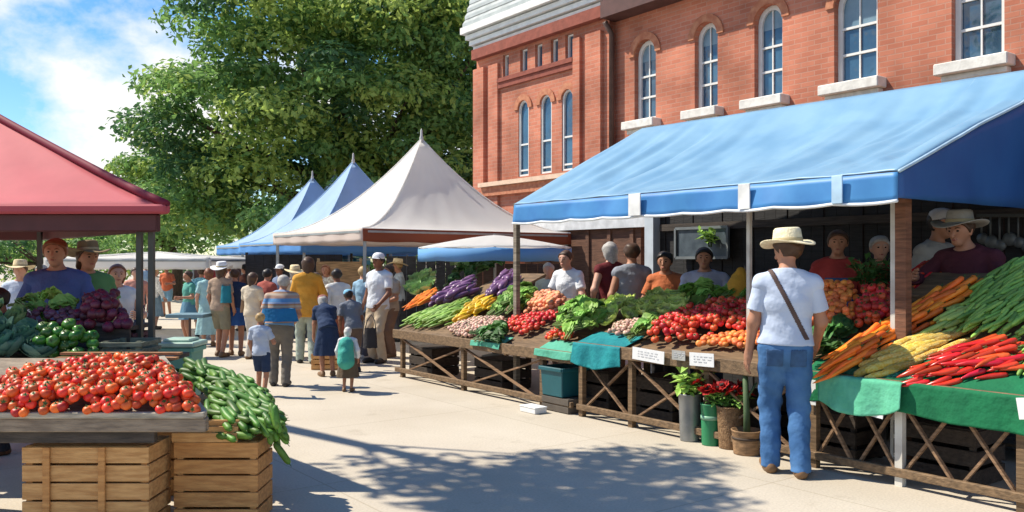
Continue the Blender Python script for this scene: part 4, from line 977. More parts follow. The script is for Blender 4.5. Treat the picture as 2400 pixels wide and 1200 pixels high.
# table C (near)
pile('apricot', apric, pC, [(1880,812),(1890,710),(1920,688),(2012,688),(2018,720),(2005,768),(1945,785)], (.056,.056), 'orange apricot in the steep heap beside the man in the straw hat', 'apricot', G, None, .08, .03, layers=2, cap=220)
pile('tomato', tom, pC, [(2005,765),(2015,715),(2030,690),(2095,694),(2100,765),(2050,778)], (.062,.062), 'red tomato in the steep heap left of the awning post', 'tomato', G, None, .05, .02, layers=2)
pile('kale', kale, pC, [(1888,845),(1895,815),(1945,785),(1995,778),(2005,800),(1970,820),(1930,842)], (.18,.11), 'dark green leaf bunch between apricots and carrots on the near table', 'kale', G, ((1890,835),(2005,780)), .03, .0, rot='dir', tilt=.4, layers=1)
pile('carrot', carrot, pC, [(1925,903),(1965,846),(2060,790),(2130,745),(2200,705),(2285,684),(2290,706),(2240,738),(2160,782),(2100,815),(2040,858),(1990,902)], (.20,.036), 'orange carrot in the long heap running up from the green cloth', 'carrot', G, ((1945,882),(2280,692)), .10, .03, rot='dir', layers=2, tilt=.10, cap=180)
pile('pale_courgette', dill, pC, [(2170,790),(2215,745),(2270,728),(2330,735),(2300,768),(2245,788),(2200,800)], (.19,.044), 'pale green courgette between the carrots and the green okra', 'courgette', G, ((2175,790),(2325,732)), .05, .02, rot='dir', layers=2, tilt=.12)
pile('okra', bean, pC, [(2240,776),(2262,735),(2275,692),(2330,655),(2420,612),(2470,640),(2470,780),(2400,800),(2330,806),(2270,800)], (.17,.034), 'green okra pod in the tall heap at the right edge of the frame', 'okra', G, ((2270,760),(2420,660)), .08, .02, rot='dir', layers=2, tilt=.13, cap=260)
pile('corn_cob', corn, pC, [(2012,884),(2042,850),(2110,808),(2170,788),(2255,784),(2262,806),(2210,830),(2130,862),(2085,884)], (.20,.046), 'yellow corn cob in the heap between carrots and red peppers', 'corn', G, ((2015,885),(2250,795)), .045, .015, rot='dir', layers=1, tilt=.10)
pile('red_pepper', pepper, pC, [(2098,908),(2150,872),(2230,830),(2300,808),(2370,806),(2395,830),(2400,880),(2310,892),(2200,906)], (.16,.044), 'long red pepper in the heap on the near table', 'pepper', G, ((2115,890),(2385,825)), .05, .02, rot='dir', layers=2, tilt=.14)
pile('okra', bean, pC, [(2390,880),(2400,812),(2470,806),(2470,880)], (.17,.034), 'green okra pod beside the red peppers at the frame edge', 'okra', G, ((2390,860),(2460,820)), .04, .02, rot='dir', layers=1)

# cloths, cards, bins, flowers
def drape(name, t0, t1, i, drop, m, label, over=.45, seed=0, off=.05, fold=.012, wavy=.03, cat='cloth', hemf=None, d0=None):
    z0 = TABS[i][2]; s = TABS[i][3]
    def fn(a, t):
        tt = t0+(t1-t0)*a
        if t < .35:
            d = over*(1-t/.35)-off*(t/.35) if d0 is None else d0*(1-t/.35)-off*(t/.35); z = z0+s*max(d, 0)+.008+(.004 if d < .0 else 0)
        else:
            k = (t-.35)/.65; d = -off-.006-fold*k*(1+math.sin(a*(t1-t0)*13+seed)+.5*math.sin(a*(t1-t0)*29+seed*2)); h = drop*(hemf(a) if hemf else 1)+wavy*math.sin(a*5+seed)*1
            z = z0+.008-h*k
        return R(tt, d, z)
    b = MB(); b.grid(fn, 60, 26); o = b.build(name, m, None, True, solid=.004); solo(o); tag(o, label, cat); return o
GC = cloth('cloth_green', (.012,.15,.062), c2=(.010,.115,.05)); MC = cloth('cloth_mint', (.13,.47,.30), c2=(.09,.38,.23)); TC = cloth('cloth_teal', (.02,.25,.27), c2=(.012,.17,.20)); TC2 = cloth('cloth_seafoam', (.10,.38,.27))
drape('tablecloth', -1.5, .74, 2, .25, GC, 'deep green cloth hanging over the front of the near vegetable table', seed=1, hemf=lambda a: 1.0-.12*abs(math.sin(a*6)))
drape('table_runner', -.09, .56, 2, .22, MC, 'mint green cloth draped over the deep green tablecloth, bunched at its corner', seed=3, off=.115, fold=.02, hemf=lambda a: .75+.55*math.sin(PI*a**.8), d0=.10)
drape('tablecloth', pxt(1462), pxt(1352), 1, .215, TC, 'teal cloth hanging in folds at the joint of the two far tables', seed=5, fold=.022, over=.3)
drape('tray_cloth', pxt(1348), pxt(1262), 0, .075, TC2, 'seafoam green cloth strip over the rail of the far table below the orange tomatoes', seed=6, over=.2, fold=.008, wavy=.006)
drape('tray_cloth', pxt(1180), pxt(1112), 0, .06, TC2, 'seafoam green cloth strip over the rail of the far table below the radishes', seed=8, over=.15, fold=.008, wavy=.006)
CARD = mat('card_white', (.72,.73,.73), .8, var=.10, scale=18)
for x0, x1, y0, y1, i, off, tl, lb in ((1482,1556,814,852,1,.075,.04,'wide white price card on the front of the tomato table'),(1575,1606,820,846,1,.07,.0,'small grey price card between two white ones on the tomato table'),(1616,1673,824,862,1,.075,-.03,'square white price card in front of the apricots'),
        (1888,1912,888,950,2,.06,.0,'tall white card hanging beside the jeans of the man in the straw hat'),(2024,2070,948,980,2,.11,.1,'white card hanging below the mint cloth'),(2385,2420,930,985,2,.12,-.15,'white card at the right edge of the green tablecloth')):
    a = hit((x0+x1)/2, (y0+y1)/2, R(0,-off,0), W); p = hit(x0, y0, R(0,-off,0), W); q = hit(x1, y1, R(0,-off,0), W); wd = abs(td(p)[0]-td(q)[0]); hh = abs(p.z-q.z)
    b = MB(); rr = Matrix.Rotation(tl, 3, W); b.box(a, (wd, .006, hh), (rr @ U, W, rr @ Z)); 
    b2 = MB(); ux, uz = rr @ U, rr @ Z
    for k in range(3):
        if wd < .14 or hh < .08: break
        x_ = -wd*.32
        while x_ < wd*.30:
            l_ = rnd.uniform(.015,.04); b2.box(a-W*.0045+ux*(-x_-l_/2)+uz*(hh*(.22-.2*k)), (l_, .002, .008), (ux, W, uz)); x_ += l_+rnd.uniform(.012,.03)
    o = b.build('price_card', CARD if 'grey' not in lb else mat('card_grey', (.40,.40,.38), .8)); solo(o); tag(o, lb, 'card')
    if b2.v: b2.build('grey_smudge', mat('smudge_grey', (.50,.51,.53), .9), o)
# teal bin, base box, little white box on the ground
def tapered_bin(c, w0, w1, h, m, label, axn=(U,W), name='plastic_bin', lid=None, cat='bin', dpth=1.):
    c = Vector(c); a, n = axn; root = thing(name, c, label, cat)
    b = MB()
    def ring(wd, z): return [c+a*i*wd/2+n*j*wd/2*dpth+Z*z for i, j in ((-1,-1),(1,-1),(1,1),(-1,1))]
    vs = ring(w0, 0)+ring(w1, h)+ring(w1-.03, h)+ring(w0-.03, .02)
    fs = [(3,2,1,0)]+[(k, (k+1) % 4, 4+(k+1) % 4, 4+k) for k in range(4)]+[(4+k, 4+(k+1) % 4, 8+(k+1) % 4, 8+k) for k in range(4)]+[(8+k, 8+(k+1) % 4, 12+(k+1) % 4, 12+k) for k in range(4)]+[(12,13,14,15)]
    b.add(vs, fs); b.build('tub', m, root, bevel=.008)
    b = MB(); zz = h-.02
    for k in range(4):
        p, q = ring(w1+.02, zz)[k], ring(w1+.02, zz)[(k+1) % 4]; b.beam(p, q, .025, .04)
    b.build('rim', m, root, bevel=.005)
    if lid: b = MB(); b.box(c+Z*(h+.03), (w1+.06, (w1+.06)*dpth, .045), (a,n,Z)); b.box(c+Z*(h+.065), (w1-.06, (w1-.06)*dpth, .03), (a,n,Z)); b.build('lid', lid, root, bevel=.01)
    return root
BINT = mat('bin_teal', (.012,.10,.12), .45, var=.15, scale=4); BING = mat('bin_seagreen', (.13,.34,.27), .5, var=.12, scale=3); LIDG = mat('bin_lid', (.38,.56,.48), .5)
tapered_bin(R(pxt(1318,.12),.14,.16), .33, .36, .31, BINT, 'dark teal plastic bin standing on a low crate under the far table')
crate(R(pxt(1325,.12),.15,0), (.44,.36,.158), (U,W), 'low grey slatted crate under the dark teal bin', mat('crate_grey', (.12,.10,.08), .85), rows=2, name='low_crate')
b = MB(); p = ground(1250, 966); b.box(p+Z*.03, (.26,.16,.055), (U,W,Z)); b.box(p+Z*.063, (.27,.17,.012), (U,W,Z)); o = b.build('carton', CARD, bevel=.004); solo(o); tag(o, 'flat white carton lying on the pavement in front of the far table', 'box')
# buckets and flowers by the tomato table
GRB = mat('bucket_galvanised', (.30,.31,.31), .45, (.20,.21,.21), scale=6, metal=.6); GNB = mat('bucket_green', (.03,.24,.10), .45, var=.2, scale=4); BSK = mat('basket_weave', (.30,.18,.09), .85, (.17,.095,.045), scale=30, bump=.8); TPOT = woodx('planter_tan', (.34,.20,.10))
def bucket(px, py, r0, r1, h, m, label, name, cat, handle=True, band=None):
    c = ground(px, py)+W*r0*.7; root = thing(name, c, label, cat)
    b = MB(); b.lathe([(r0,.0),(r0*1.01,.01),(r0+(r1-r0)*.5,h*.5),(r1,h-.015),(r1*1.05,h-.008),(r1*1.05,h),(r1*.95,h),(r1*.93,h-.06),(.001,h-.07)], c, 24); b.build('pail', m, root, True)
    if band: b = MB(); b.lathe([(r0+(r1-r0)*.65+.004,h*.62),(r0+(r1-r0)*.72+.005,h*.72)], c, 24); b.build('band', band, root, True)
    return c+Z*(h-.05)
def stems(c, n, h, sp, m, label, name, cat, seed=0, leafm=None, flower=None, lr=.07, fr=.045, group=None):
    q = random.Random(seed); root = thing(name, c, label, cat, group); st = MB(); lf = MB()
    tips = []
    for k in range(n):
        a = q.uniform(0, 2*PI); r = sp*math.sqrt(q.random()); e = Vector(c)+V(r*math.cos(a), r*math.sin(a), h*q.uniform(.7,1.05)); mm = Vector(c)+V(r*.35*math.cos(a), r*.35*math.sin(a), h*.55); s0 = Vector(c)+V(.02*math.cos(a), .02*math.sin(a), -.02)
        st.tube([s0, mm, e], [.005,.004,.003], 5); tips.append(e)
        for _ in range(5):
            p = s0.lerp(e, q.uniform(.35,1)); d = V(q.gauss(0,1), q.gauss(0,1), q.uniform(-.2,.9)).normalized(); sd = d.cross(Z).normalized()*lr*.32; L_ = lr*q.uniform(.7,1.3)
            lf.add([p, p+d*L_*.5+sd, p+d*L_-Z*L_*.25, p+d*L_*.5-sd], [(0,1,2),(0,2,3)])
    st.build('stems', STEM, root, True); lf.build('leaves', leafm or GRN[0], root)
    if flower:
        for e in tips:
            b = MB(); ax = Matrix.Rotation(q.uniform(-.8,.8), 3, 'X') @ Matrix.Rotation(q.uniform(-.8,.8), 3, 'Y')
            for ring_, rr, up in ((7, fr, .3), (6, fr*.7, .7)):
                for k in range(ring_):
                    a = 2*PI*k/ring_+up; d = ax @ V(math.cos(a), math.sin(a), up).normalized(); s = (ax @ V(-math.sin(a), math.cos(a), 0))*rr*.45
                    b.add([e, e+d*rr*.55+s, e+d*rr+(ax @ Z)*rr*.05, e+d*rr*.55-s], [(0,1,2,3)])
            b.lathe([(.001,.0),(fr*.22,.004),(fr*.18,.014),(.001,.018)], e+(ax @ Z)*fr*.25, 8, ax=ax, mi=1)
            b.build('flower', [flower, mat('flower_eye', (.03,.012,.01), .7)], root)
    return root
REDF = mat('petal_red', (.52,.022,.018), .5, (.36,.012,.012), scale=12, transl=.15)
c = bucket(1606, 1034, .085, .10, .42, GRB, 'grey galvanised bucket of green foliage in front of the tomato table', 'bucket', 'bucket')
stems(c, 16, .24, .17, STEM, 'spray of green foliage standing in the grey galvanised bucket', 'foliage_bunch', 'plant', 4, lr=.12)
c = bucket(1656, 1044, .075, .085, .36, GNB, 'slim green bucket holding red flowers, right of the grey bucket', 'bucket', 'bucket', band=mat('band_pale', (.25,.5,.33), .5))
stems(c+V(.05,-.03,0), 22, .22, .21, STEM, 'bunch of red flowers with dark centres in the green bucket', 'flower_bunch', 'flowers', 9, flower=REDF, fr=.066, lr=.06)
c = bucket(1700, 1052, .095, .115, .36, BSK, 'tall woven basket between the green bucket and the wooden pot', 'basket', 'basket')
stems(c+V(.02,-.02,0), 12, .20, .15, STEM, 'few red flowers and leaves standing in the tall woven basket', 'flower_bunch', 'flowers', 12, flower=REDF, fr=.05, lr=.08)
c = bucket(1737, 1066, .11, .125, .20, TPOT, 'low tan wooden pot with a dark rim beside the man in the straw hat', 'plant_pot', 'pot', band=mat('band_dark', (.07,.045,.03), .7))
b = MB(); b.tube([c-Z*.02, c+V(.0,.01,.2), c+V(-.01,.02,.50)], [.03,.028,.022], 8); b.tube([c+V(0,.01,.3), c+V(.08,.0,.44)], [.012,.008], 6)
o = b.build('cactus', mat('cactus_green', (.07,.12,.05), .7, scale=10), None, True); solo(o); tag(o, 'thick dark green cactus stem rising from the low tan pot', 'plant')
# vendor side: platform, ochre sack, plants, scales
b = MB()
for k in range(8): b.box(R(.25,1.55+.17*k,.12), (3.2,.15,.03), (U,W,Z), mi=0)
for t in (-1.2,.2,1.7): b.box(R(t,2.15,.052), (.08,1.3,.10), (U,W,Z))
o = b.build('duckboard', wood('duckboard', (.10,.07,.045))); solo(o); tag(o, 'low dark wooden duckboard the vendors stand on behind the near table', 'platform')
SACK = cloth('sack_ochre', (.50,.27,.04))
p = hit(1732, 668, R(0,1.35,0), W); vf = surf([((p.x,p.y,p.z-.18),(p.x,p.y,p.z),.12,.11,.05,1.),((p.x,p.y,p.z),(p.x+.02,p.y,p.z+.14),.10,.05,.05,1.)], .012, (), .004, 3)
me = bpy.data.meshes.new('sack'); me.from_pydata(vf[0], [], vf[1]); o = link('sack', me, SACK, None, True); solo(o); tag(o, 'ochre cloth sack standing behind the tomatoes next to the thin white post', 'sack')

# ================================================================== left-hand stall
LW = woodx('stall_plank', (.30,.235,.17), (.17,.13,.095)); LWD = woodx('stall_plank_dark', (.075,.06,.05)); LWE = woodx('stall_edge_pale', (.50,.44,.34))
X, Y_ = V(1,0,0), V(0,1,0)
LP = (V(-2.5,4.95,.74), V(0,-.36,1).normalized())
def lz(y): return .74+.36*(y-4.95)
root = thing('tomato_table', (-2.8,5.2,0), 'weathered plank table heaped with tomatoes under the red tent corner', 'table')
b = MB(); q = [V(-3.6,4.90,lz(4.90)), V(-1.80,4.90,lz(4.90)), V(-2.33,5.62,lz(5.62)), V(-3.9,5.62,lz(5.62))]; b.add([p+V(0,0,-.02) for p in q]+[p+V(0,0,-.05) for p in q], [(0,1,2,3),(7,6,5,4),(0,4,5,1),(1,5,6,2),(2,6,7,3),(3,7,4,0)]); b.build('tabletop', LW, root)
b = MB(); b.beam((-3.6,4.872,.722), (-1.752,4.872,.722), .055, .035); b.beam((-1.772,4.90,.722), (-2.31,5.62,.96), .045, .035); b.build('edge_trim', LWE, root, bevel=.004)
b = MB(); b.beam((-3.6,4.885,.665), (-1.745,4.885,.665), .06, .078); b.beam((-1.775,4.916,.665), (-2.30,5.60,.9), .05, .075); b.build('front_board', LW, root, bevel=.005)
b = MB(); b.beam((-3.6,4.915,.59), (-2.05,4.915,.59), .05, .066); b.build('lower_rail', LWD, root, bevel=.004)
for x, y in ((-2.05,4.93),(-3.3,4.95),(-2.42,5.5),(-3.4,5.5)):
    if x == -2.05: continue
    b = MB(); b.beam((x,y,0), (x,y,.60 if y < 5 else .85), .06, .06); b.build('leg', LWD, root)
pile('tomato', tomo, LP, [(-10,980),(5,905),(90,884),(200,864),(375,862),(395,880),(450,925),(470,955),(462,975),(250,980)], (.053,.053), 'ripe orange red tomato heaped on the weathered plank table of the left stall', 'tomato', 'tomatoes on the left stall table', None, .045, .014, layers=2, cap=330, jit=.16)
b = MB()
for k in range(2): b.box(V(-2.62,5.66+.07*k,.955+.025*k), (.80,.062,.016), (X,Y_,Z))
o = b.build('back_plank', woodx('plank_orange', (.42,.20,.09))); solo(o); tag(o, 'thin tan planks closing the back of the tomato heap', 'plank')
# stepped stand with crates of greens
root = thing('stepped_stand', (-3.3,6.2,0), 'dark stepped stand behind the tomatoes carrying crates of greens and beets', 'stand')
b = MB()
for y0, z, xl, xr in ((5.98,.93,-4.2,-2.40),(6.40,1.12,-4.4,-2.84)):
    b.box(V((xl+xr)/2, y0+.16, z-.02), (xr-xl, .42, .03), (X,Y_,Z)); b.box(V((xl+xr)/2, y0-.05, z-.10), (xr-xl, .025, .15), (X,Y_,Z))
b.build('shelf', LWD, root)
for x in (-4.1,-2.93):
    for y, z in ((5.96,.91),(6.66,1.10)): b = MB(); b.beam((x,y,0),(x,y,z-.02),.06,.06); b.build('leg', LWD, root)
def tray(px0, px1, py_top, Y, h, dp, m, label, name='produce_tray'):
    p = at(px0, py_top, Y); q = at(px1, py_top, Y); wd = q.x-p.x; c = V((p.x+q.x)/2, Y+dp/2, p.z-h)
    return crate(c, (wd, dp, h), (X,Y_), label, m, True, 'trays on the stepped stand', 3, name, .014), c+Z*(h-.03), wd
TRG = woodx('tray_greygreen', (.20,.22,.16)); TRP = woodx('tray_plum', (.10,.035,.055)); TRO = woodx('tray_olive', (.28,.29,.15))
_, c, wd = tray(232, 332, 800, 6.02, .15, .34, TRG, 'grey green slatted tray at the right end of the stepped stand')
_, c1, wd1 = tray(88, 228, 815, 6.0, .12, .34, LWD, 'dark tray of shiny green peppers behind the tomatoes')
_, c2, wd2 = tray(185, 312, 780, 6.42, .13, .32, TRP, 'plum coloured tray heaped with dark beets')
_, c3, wd3 = tray(60, 182, 755, 6.42, .12, .32, TRP, 'dark tray of small purple onions left of the beets')
_, c4, wd4 = tray(-70, 60, 800, 6.0, .12, .34, LWD, 'dark tray of blue green cabbages at the left frame edge')
gpep = protos('green_pepper', [m_tomato(.042, True, k, .12) for k in range(3)], [prod('green_pepper_skin', (.055,.18,.025), (.03,.12,.016), .28), STEM])
beet = protos('beet', [m_tomato(.042, True, k, .04) for k in range(2)], [prod('beet_skin', (.13,.022,.04), (.085,.016,.03), .45), prod('beet_stalk', (.22,.02,.05))])
onion = protos('onion', [m_tomato(.03, False, 0, .02)], [prod('onion_skin', (.14,.05,.075), (.10,.035,.06), .4)])
bcab = protos('cabbage', [m_leafhead(.12, 18, k+25, .05, .8) for k in range(2)], [prod('blue_cabbage_leaf', (.075,.17,.13), (.045,.115,.095), .5), prod('blue_cabbage_heart', (.12,.24,.17))])
hz = lambda c: (c, V(0,-.35,1).normalized())
def box_px(c, wd, Y, up, dn): 
    return None
pile('green_pepper', gpep, (V(-3,6.0,.95), V(0,-.62,1).normalized()), [(78,852),(84,812),(120,788),(185,784),(222,800),(228,845),(190,856)], (.08,.08), 'glossy green pepper heaped behind the tomatoes on the stepped stand', 'pepper', 'produce on the stepped stand', None, .05, .02, layers=2)
pile('beet', beet, (V(-3,6.4,1.10), V(0,-.8,1).normalized()), [(188,785),(190,735),(225,705),(268,698),(292,725),(312,782)], (.08,.08), 'dark red beet in the tall pile by the tent pole', 'beet', 'produce on the stepped stand', None, .04, .03, layers=2)
pile('onion', onion, (V(-3,6.4,1.12), V(0,-.6,1).normalized()), [(60,770),(62,742),(120,730),(182,738),(184,768)], (.058,.058), 'small purple onion in the dark tray left of the beets', 'onion', 'produce on the stepped stand', None, .03, .03, layers=1)
pile('leafy_greens', green, (V(-3,6.4,1.15), V(0,-.5,1).normalized()), [(48,745),(55,722),(95,712),(150,712),(180,722),(172,740),(110,742)], (.18,.11), 'bunch of green leaves behind the purple onions on the stepped stand', 'greens', 'produce on the stepped stand', ((50,740),(178,722)), .02, .0, rot='dir', tilt=.5, layers=1)
pile('cabbage', bcab, (V(-3,5.9,.92), V(0,-.5,1).normalized()), [(-70,885),(-60,800),(20,785),(75,815),(105,862),(95,885)], (.17,.15), 'blue green cabbage at the left frame edge behind the tomatoes', 'cabbage', 'produce on the stepped stand', None, .05, .03, rot='up', tilt=.3)
pile('cabbage', cabb, (V(-3,6.4,1.12), V(0,-.5,1).normalized()), [(-60,800),(-55,755),(0,745),(50,760),(62,800)], (.17,.16), 'pale cabbage on the upper step at the left frame edge', 'cabbage', 'produce on the stepped stand', None, .04, .03, rot='up', tilt=.3)
# crates in front, cucumbers
CR1 = woodx('crate_honey', (.64,.36,.14), (.46,.23,.08)); CR2 = woodx('crate_amber', (.60,.30,.10), (.42,.19,.06))
HC = crate((-2.47,5.10,0), (.735,.32,.53), (X,Y_), 'honey coloured slatted wooden crate under the tomato table', CR1, rows=5, m2=CR2)
for x in (-2.69, -2.37): b = MB(); b.box((x,4.929,.265), (.04,.014,.52), (X,Y_,Z)); b.build('batten', CR2, HC, bevel=.002)
crate((-1.795,5.33,0), (.51,.32,.505), (X,Y_), 'amber slatted wooden crate heaped with cucumbers in the foreground', CR2, rows=5, m2=CR1)
crate((-2.2,6.05,0), (.62,.5,.62), (X,Y_), 'wooden crate hidden under the back of the cucumber heap', CR2, rows=5)
b = MB()
for k in range(3): b.beam(V(-2.05+.03*k,5.15+.02*k,.535+.035*k), V(-1.66,5.16+.02*k,.535+.035*k), .02, .055)
o = b.build('loose_slats', CR1); solo(o); tag(o, 'loose broken slats between the tomato table and the cucumber crate', 'slat')
KP = (V(-1.8,5.2,.52), V(.10,-.22,1).normalized())
pile('cucumber', cuke, KP, [(405,905),(425,880),(480,874),(560,905),(615,925),(640,960),(668,1000),(655,1030),(610,1042),(500,1040),(478,985),(470,930)], (.125,.044), 'dark green cucumber heaped over the amber crate in the foreground', 'cucumber', 'cucumbers heaped by the left stall', ((470,900),(650,1000)), .05, .02, rot='dir', layers=3, tilt=.28, cap=260)
for k in range(10):
    me = cuke[k % 4]; o = bpy.data.objects.new('cucumber', me); COL.objects.link(o); f = rnd.random()
    o.location = at(628+36*rnd.random(), 975+95*f, 5.30+rnd.uniform(-.08,.08)); o.rotation_euler = (rnd.uniform(-.4,.4), 1.05+rnd.uniform(-.45,.35), rnd.uniform(-.9,.9)); tag(o, 'dark green cucumber hanging over the right side of the amber crate', 'cucumber', 'cucumbers heaped by the left stall')
tapered_bin((-3.10,8.0,0), .24, .31, .80, BING, 'sea green plastic bin with a pale lid behind the cucumbers', (X,Y_), 'plastic_bin', LIDG)
p = ground(455, 866+60); vf = surf([((p.x-.06,p.y,.12),(p.x+.10,p.y,.14),.13,.12,.05,1.),((p.x,p.y,.22),(p.x+.03,p.y,.34),.10,.05,.05,1.)], .014, (), .006, 9)
me = bpy.data.meshes.new('bag'); me.from_pydata(vf[0], [], vf[1]); o = link('bag', me, cloth('bag_slate', (.075,.085,.11)), None, True); solo(o); tag(o, 'dark slate bag slumped on the pavement right of the sea green bin', 'bag')

# ================================================================== people
def c_(n, c, **k): return cloth('cloth_'+n, c, **k)
def px_person(px, yf, yh, yaw, label, **k):
    Y = F*CAMH/(yf-HY); H = (yf-yh)/F*Y; return person((( px-CX)/F*Y, Y, 0), H, yaw, label, **k)
def stall_person(px, yh, d, yaw, label, base=0., H=None, **k):
    Y = rowdepth(px, d); h = CAMH+(HY-yh)/F*Y-base; return person(((px-CX)/F*Y, Y, base), H or h, yaw, label, **k)
JEAN = c_('jeans', (.075,.18,.37), c2=(.04,.11,.25), scale=5); BEIGE = c_('beige', (.52,.42,.30)); GREYT = c_('grey_trousers', (.17,.155,.135)); KHAKI = c_('khaki', (.25,.23,.16)); NAVY = c_('navy', (.025,.045,.10)); BLK = c_('charcoal', (.04,.04,.045))
WHITE = c_('white', (.72,.73,.75)); PALEB = c_('pale_blue', (.50,.58,.72)); DKSH = mat('shoe_dark', (.03,.028,.026), .5); TANSH = mat('shoe_tan', (.22,.12,.055), .55, scale=10); WSH = mat('shoe_white', (.6,.6,.6), .6)

def stripes():
    m = bpy.data.materials.new('cloth_striped'); N, L, b = nodes_of(m); g = N.new('ShaderNodeNewGeometry'); sx = N.new('ShaderNodeSeparateXYZ'); L.new(g.outputs['Position'], sx.inputs[0])
    a = N.new('ShaderNodeMath'); a.operation = 'MULTIPLY'; a.inputs[1].default_value = 6.5; L.new(sx.outputs['Z'], a.inputs[0]); fr_ = N.new('ShaderNodeMath'); fr_.operation = 'FRACT'; L.new(a.outputs[0], fr_.inputs[0])
    r = N.new('ShaderNodeValToRGB'); r.color_ramp.interpolation = 'CONSTANT'; L.new(fr_.outputs[0], r.inputs[0]); e = r.color_ramp.elements
    e[0].color = (.10,.26,.50,1); e[1].position = .3; e[1].color = (.40,.25,.19,1)
    for p, c in ((.55,(.45,.36,.28,1)),(.72,(.36,.20,.12,1)),(.86,(.28,.36,.52,1))): x = e.new(p); x.color = c
    L.new(r.outputs[0], b.inputs['Base Color']); b.inputs['Roughness'].default_value = .85; return m
STRIPE = stripes()
# man in the straw hat
man, mpt, mh = person((2.05,6.40,0), 1.79, -.22, 'man in a cream straw hat, pale blue shirt and jeans with his back turned', skin=1, top=c_('sky_white', (.50,.57,.70), c2=(.42,.49,.62), scale=4), sleeve='s', bottom=('trousers', JEAN), shoes=TANSH, hair=('short','brown'), hat=('brim', mat('hat_straw', (.80,.72,.50), .7, (.70,.60,.38), scale=24, bump=.4), .80),
    arms=((-.26,.06,.86),(.235,.20,.93)), hyaw=.75, hpitch=.15, tuck=True, face=True, vox=.0065, wide=1.04, stride=.07)
mi = (Matrix.Translation(man.location) @ Matrix.Rotation(-.22, 4, 'Z') @ Matrix.Scale(1.79/1.75, 4)).inverted()
parts = {o.name.split('.')[0]: o for o in COL.objects if o.parent == man}
def lc(c): return mi @ V(*c)
def on_strap(c, n):
    v = lc(c)
    if v.y > .0 or not 1.0 < v.z < 1.50: return False
    return abs((v.x+.085)-(1.45-v.z)*.50) < .017
patch(parts['shirt'], on_strap, .004, 'strap', mat('strap_brown', (.10,.06,.05), .7), man)
DENIM = mat('denim_dark', (.04,.10,.22), .85, scale=20); BELT = mat('belt_leather', (.08,.045,.025), .5)
for sx in (-1, 1): patch(parts['trousers'], lambda c, n: (lambda v: v.y < -.02 and abs(v.x-sx*.082) < .056 and .80 < v.z < .925-.25*abs(v.x-sx*.082)*0)(lc(c)), .003, 'pocket', DENIM, man)
patch(parts['trousers'], lambda c, n: .972 < lc(c).z < .998, .004, 'belt', BELT, man)
# the crowd in the street
px_person(655, 905, 645, .1, 'man in a blue and tan striped shirt and grey trousers in mid street', skin=1, top=STRIPE, sleeve='s', bottom=('trousers', GREYT), shoes=DKSH, hair=('short','grey'), lean=.16, wide=1.2, tuck=True, arms=((-.20,.26,1.0),(.20,.26,1.0)), stride=.05)
px_person(612, 930, 735, -.1, 'small child in a light blue shirt and navy shorts beside the man in stripes', skin=1, top=PALEB, sleeve='s', bottom=('shorts', NAVY), shoes=TANSH, hair=('short','blond'), stride=.10)
px_person(718, 852, 604, .25, 'woman in a long yellow orange jacket walking away left of the crouching shoppers', skin=0, top=c_('amber', (.64,.33,.055), c2=(.52,.24,.03)), sleeve='l', bottom=('trousers', c_('sage', (.36,.42,.36))), shoes=DKSH, hair=('bob','brown'), long_top=.10, stride=.12)
px_person(768, 882, 672, .4, 'bent shopper in a navy dress and dusty pink hat in the middle of the street', skin=1, top=NAVY, sleeve='s', bottom=('skirt', NAVY, .42), shoes=TANSH, hair=('bob','grey'), hat=('cap', c_('dusty_pink', (.32,.14,.13))), lean=.75, arms=((-.2,.45,.70),(.2,.50,.70)))
px_person(829, 872, 676, .5, 'youth in a light blue cap and grey shirt leaning forward behind the toddler', skin=2, top=c_('slate', (.17,.19,.23)), sleeve='s', bottom=('shorts', c_('brown_shorts', (.14,.10,.08))), shoes=DKSH, hair=('short','black'), hat=('cap', c_('cap_blue', (.22,.48,.66))), lean=.35, arms=((-.2,.3,.9),(.2,.3,.9)))
tod, tpt, th = px_person(815, 918, 768, .0, 'toddler in a white top and brown skirt wearing a teal backpack', skin=1, top=WHITE, sleeve='l', bottom=('skirt', c_('umber', (.13,.095,.065)), .40), shoes=TANSH, hair=('bob','white'), wide=1.15)
px_person(886, 850, 596, PI-.6, 'man in white shirt, beige trousers and white cap by the far table end', skin=2, top=c_('ice', (.62,.66,.72)), sleeve='s', bottom=('trousers', BEIGE), shoes=DKSH, hair=('short','black'), hat=('cap', WHITE), face=True, arms=((-.22,.22,.95), None), wide=1.1)
px_person(516, 836, 620, -.2, 'woman in a tan top, khaki shorts and white sun hat walking away', skin=1, top=c_('tan_top', (.36,.26,.19)), sleeve='s', bottom=('shorts', KHAKI), shoes=TANSH, hair=('bob','brown'), hat=('brim', WHITE), stride=.10)
px_person(553, 833, 632, .2, 'person in a navy sleeveless dress walking between the sun hat woman and the backpack woman', skin=1, top=NAVY, sleeve='n', bottom=('skirt', c_('royal', (.03,.09,.26)), .62), shoes=TANSH, hair=('short','brown'), stride=.08)
px_person(592, 842, 640, -.3, 'person in a cream shirt and white trousers with a brown shoulder bag', skin=0, top=c_('cream_shirt', (.60,.52,.40)), sleeve='s', bottom=('trousers', c_('offwhite', (.60,.55,.48))), shoes=TANSH, hair=('bob','brown'))
px_person(443, 806, 636, PI-.8, 'person in a sea green shirt and slate blue skirt beside the pedestal table', skin=1, top=c_('seagreen', (.10,.33,.27)), sleeve='s', bottom=('skirt', c_('slate_blue', (.10,.22,.32)), .60), shoes=TANSH, hair=('short','brown'))
px_person(488, 812, 630, .3, 'woman in a long pale aqua dress on the left side of the street', skin=0, top=c_('aqua', (.34,.55,.56)), sleeve='s', bottom=('skirt', c_('aqua', (.34,.55,.56)), .28), shoes=TANSH, hair=('long','ginger'))
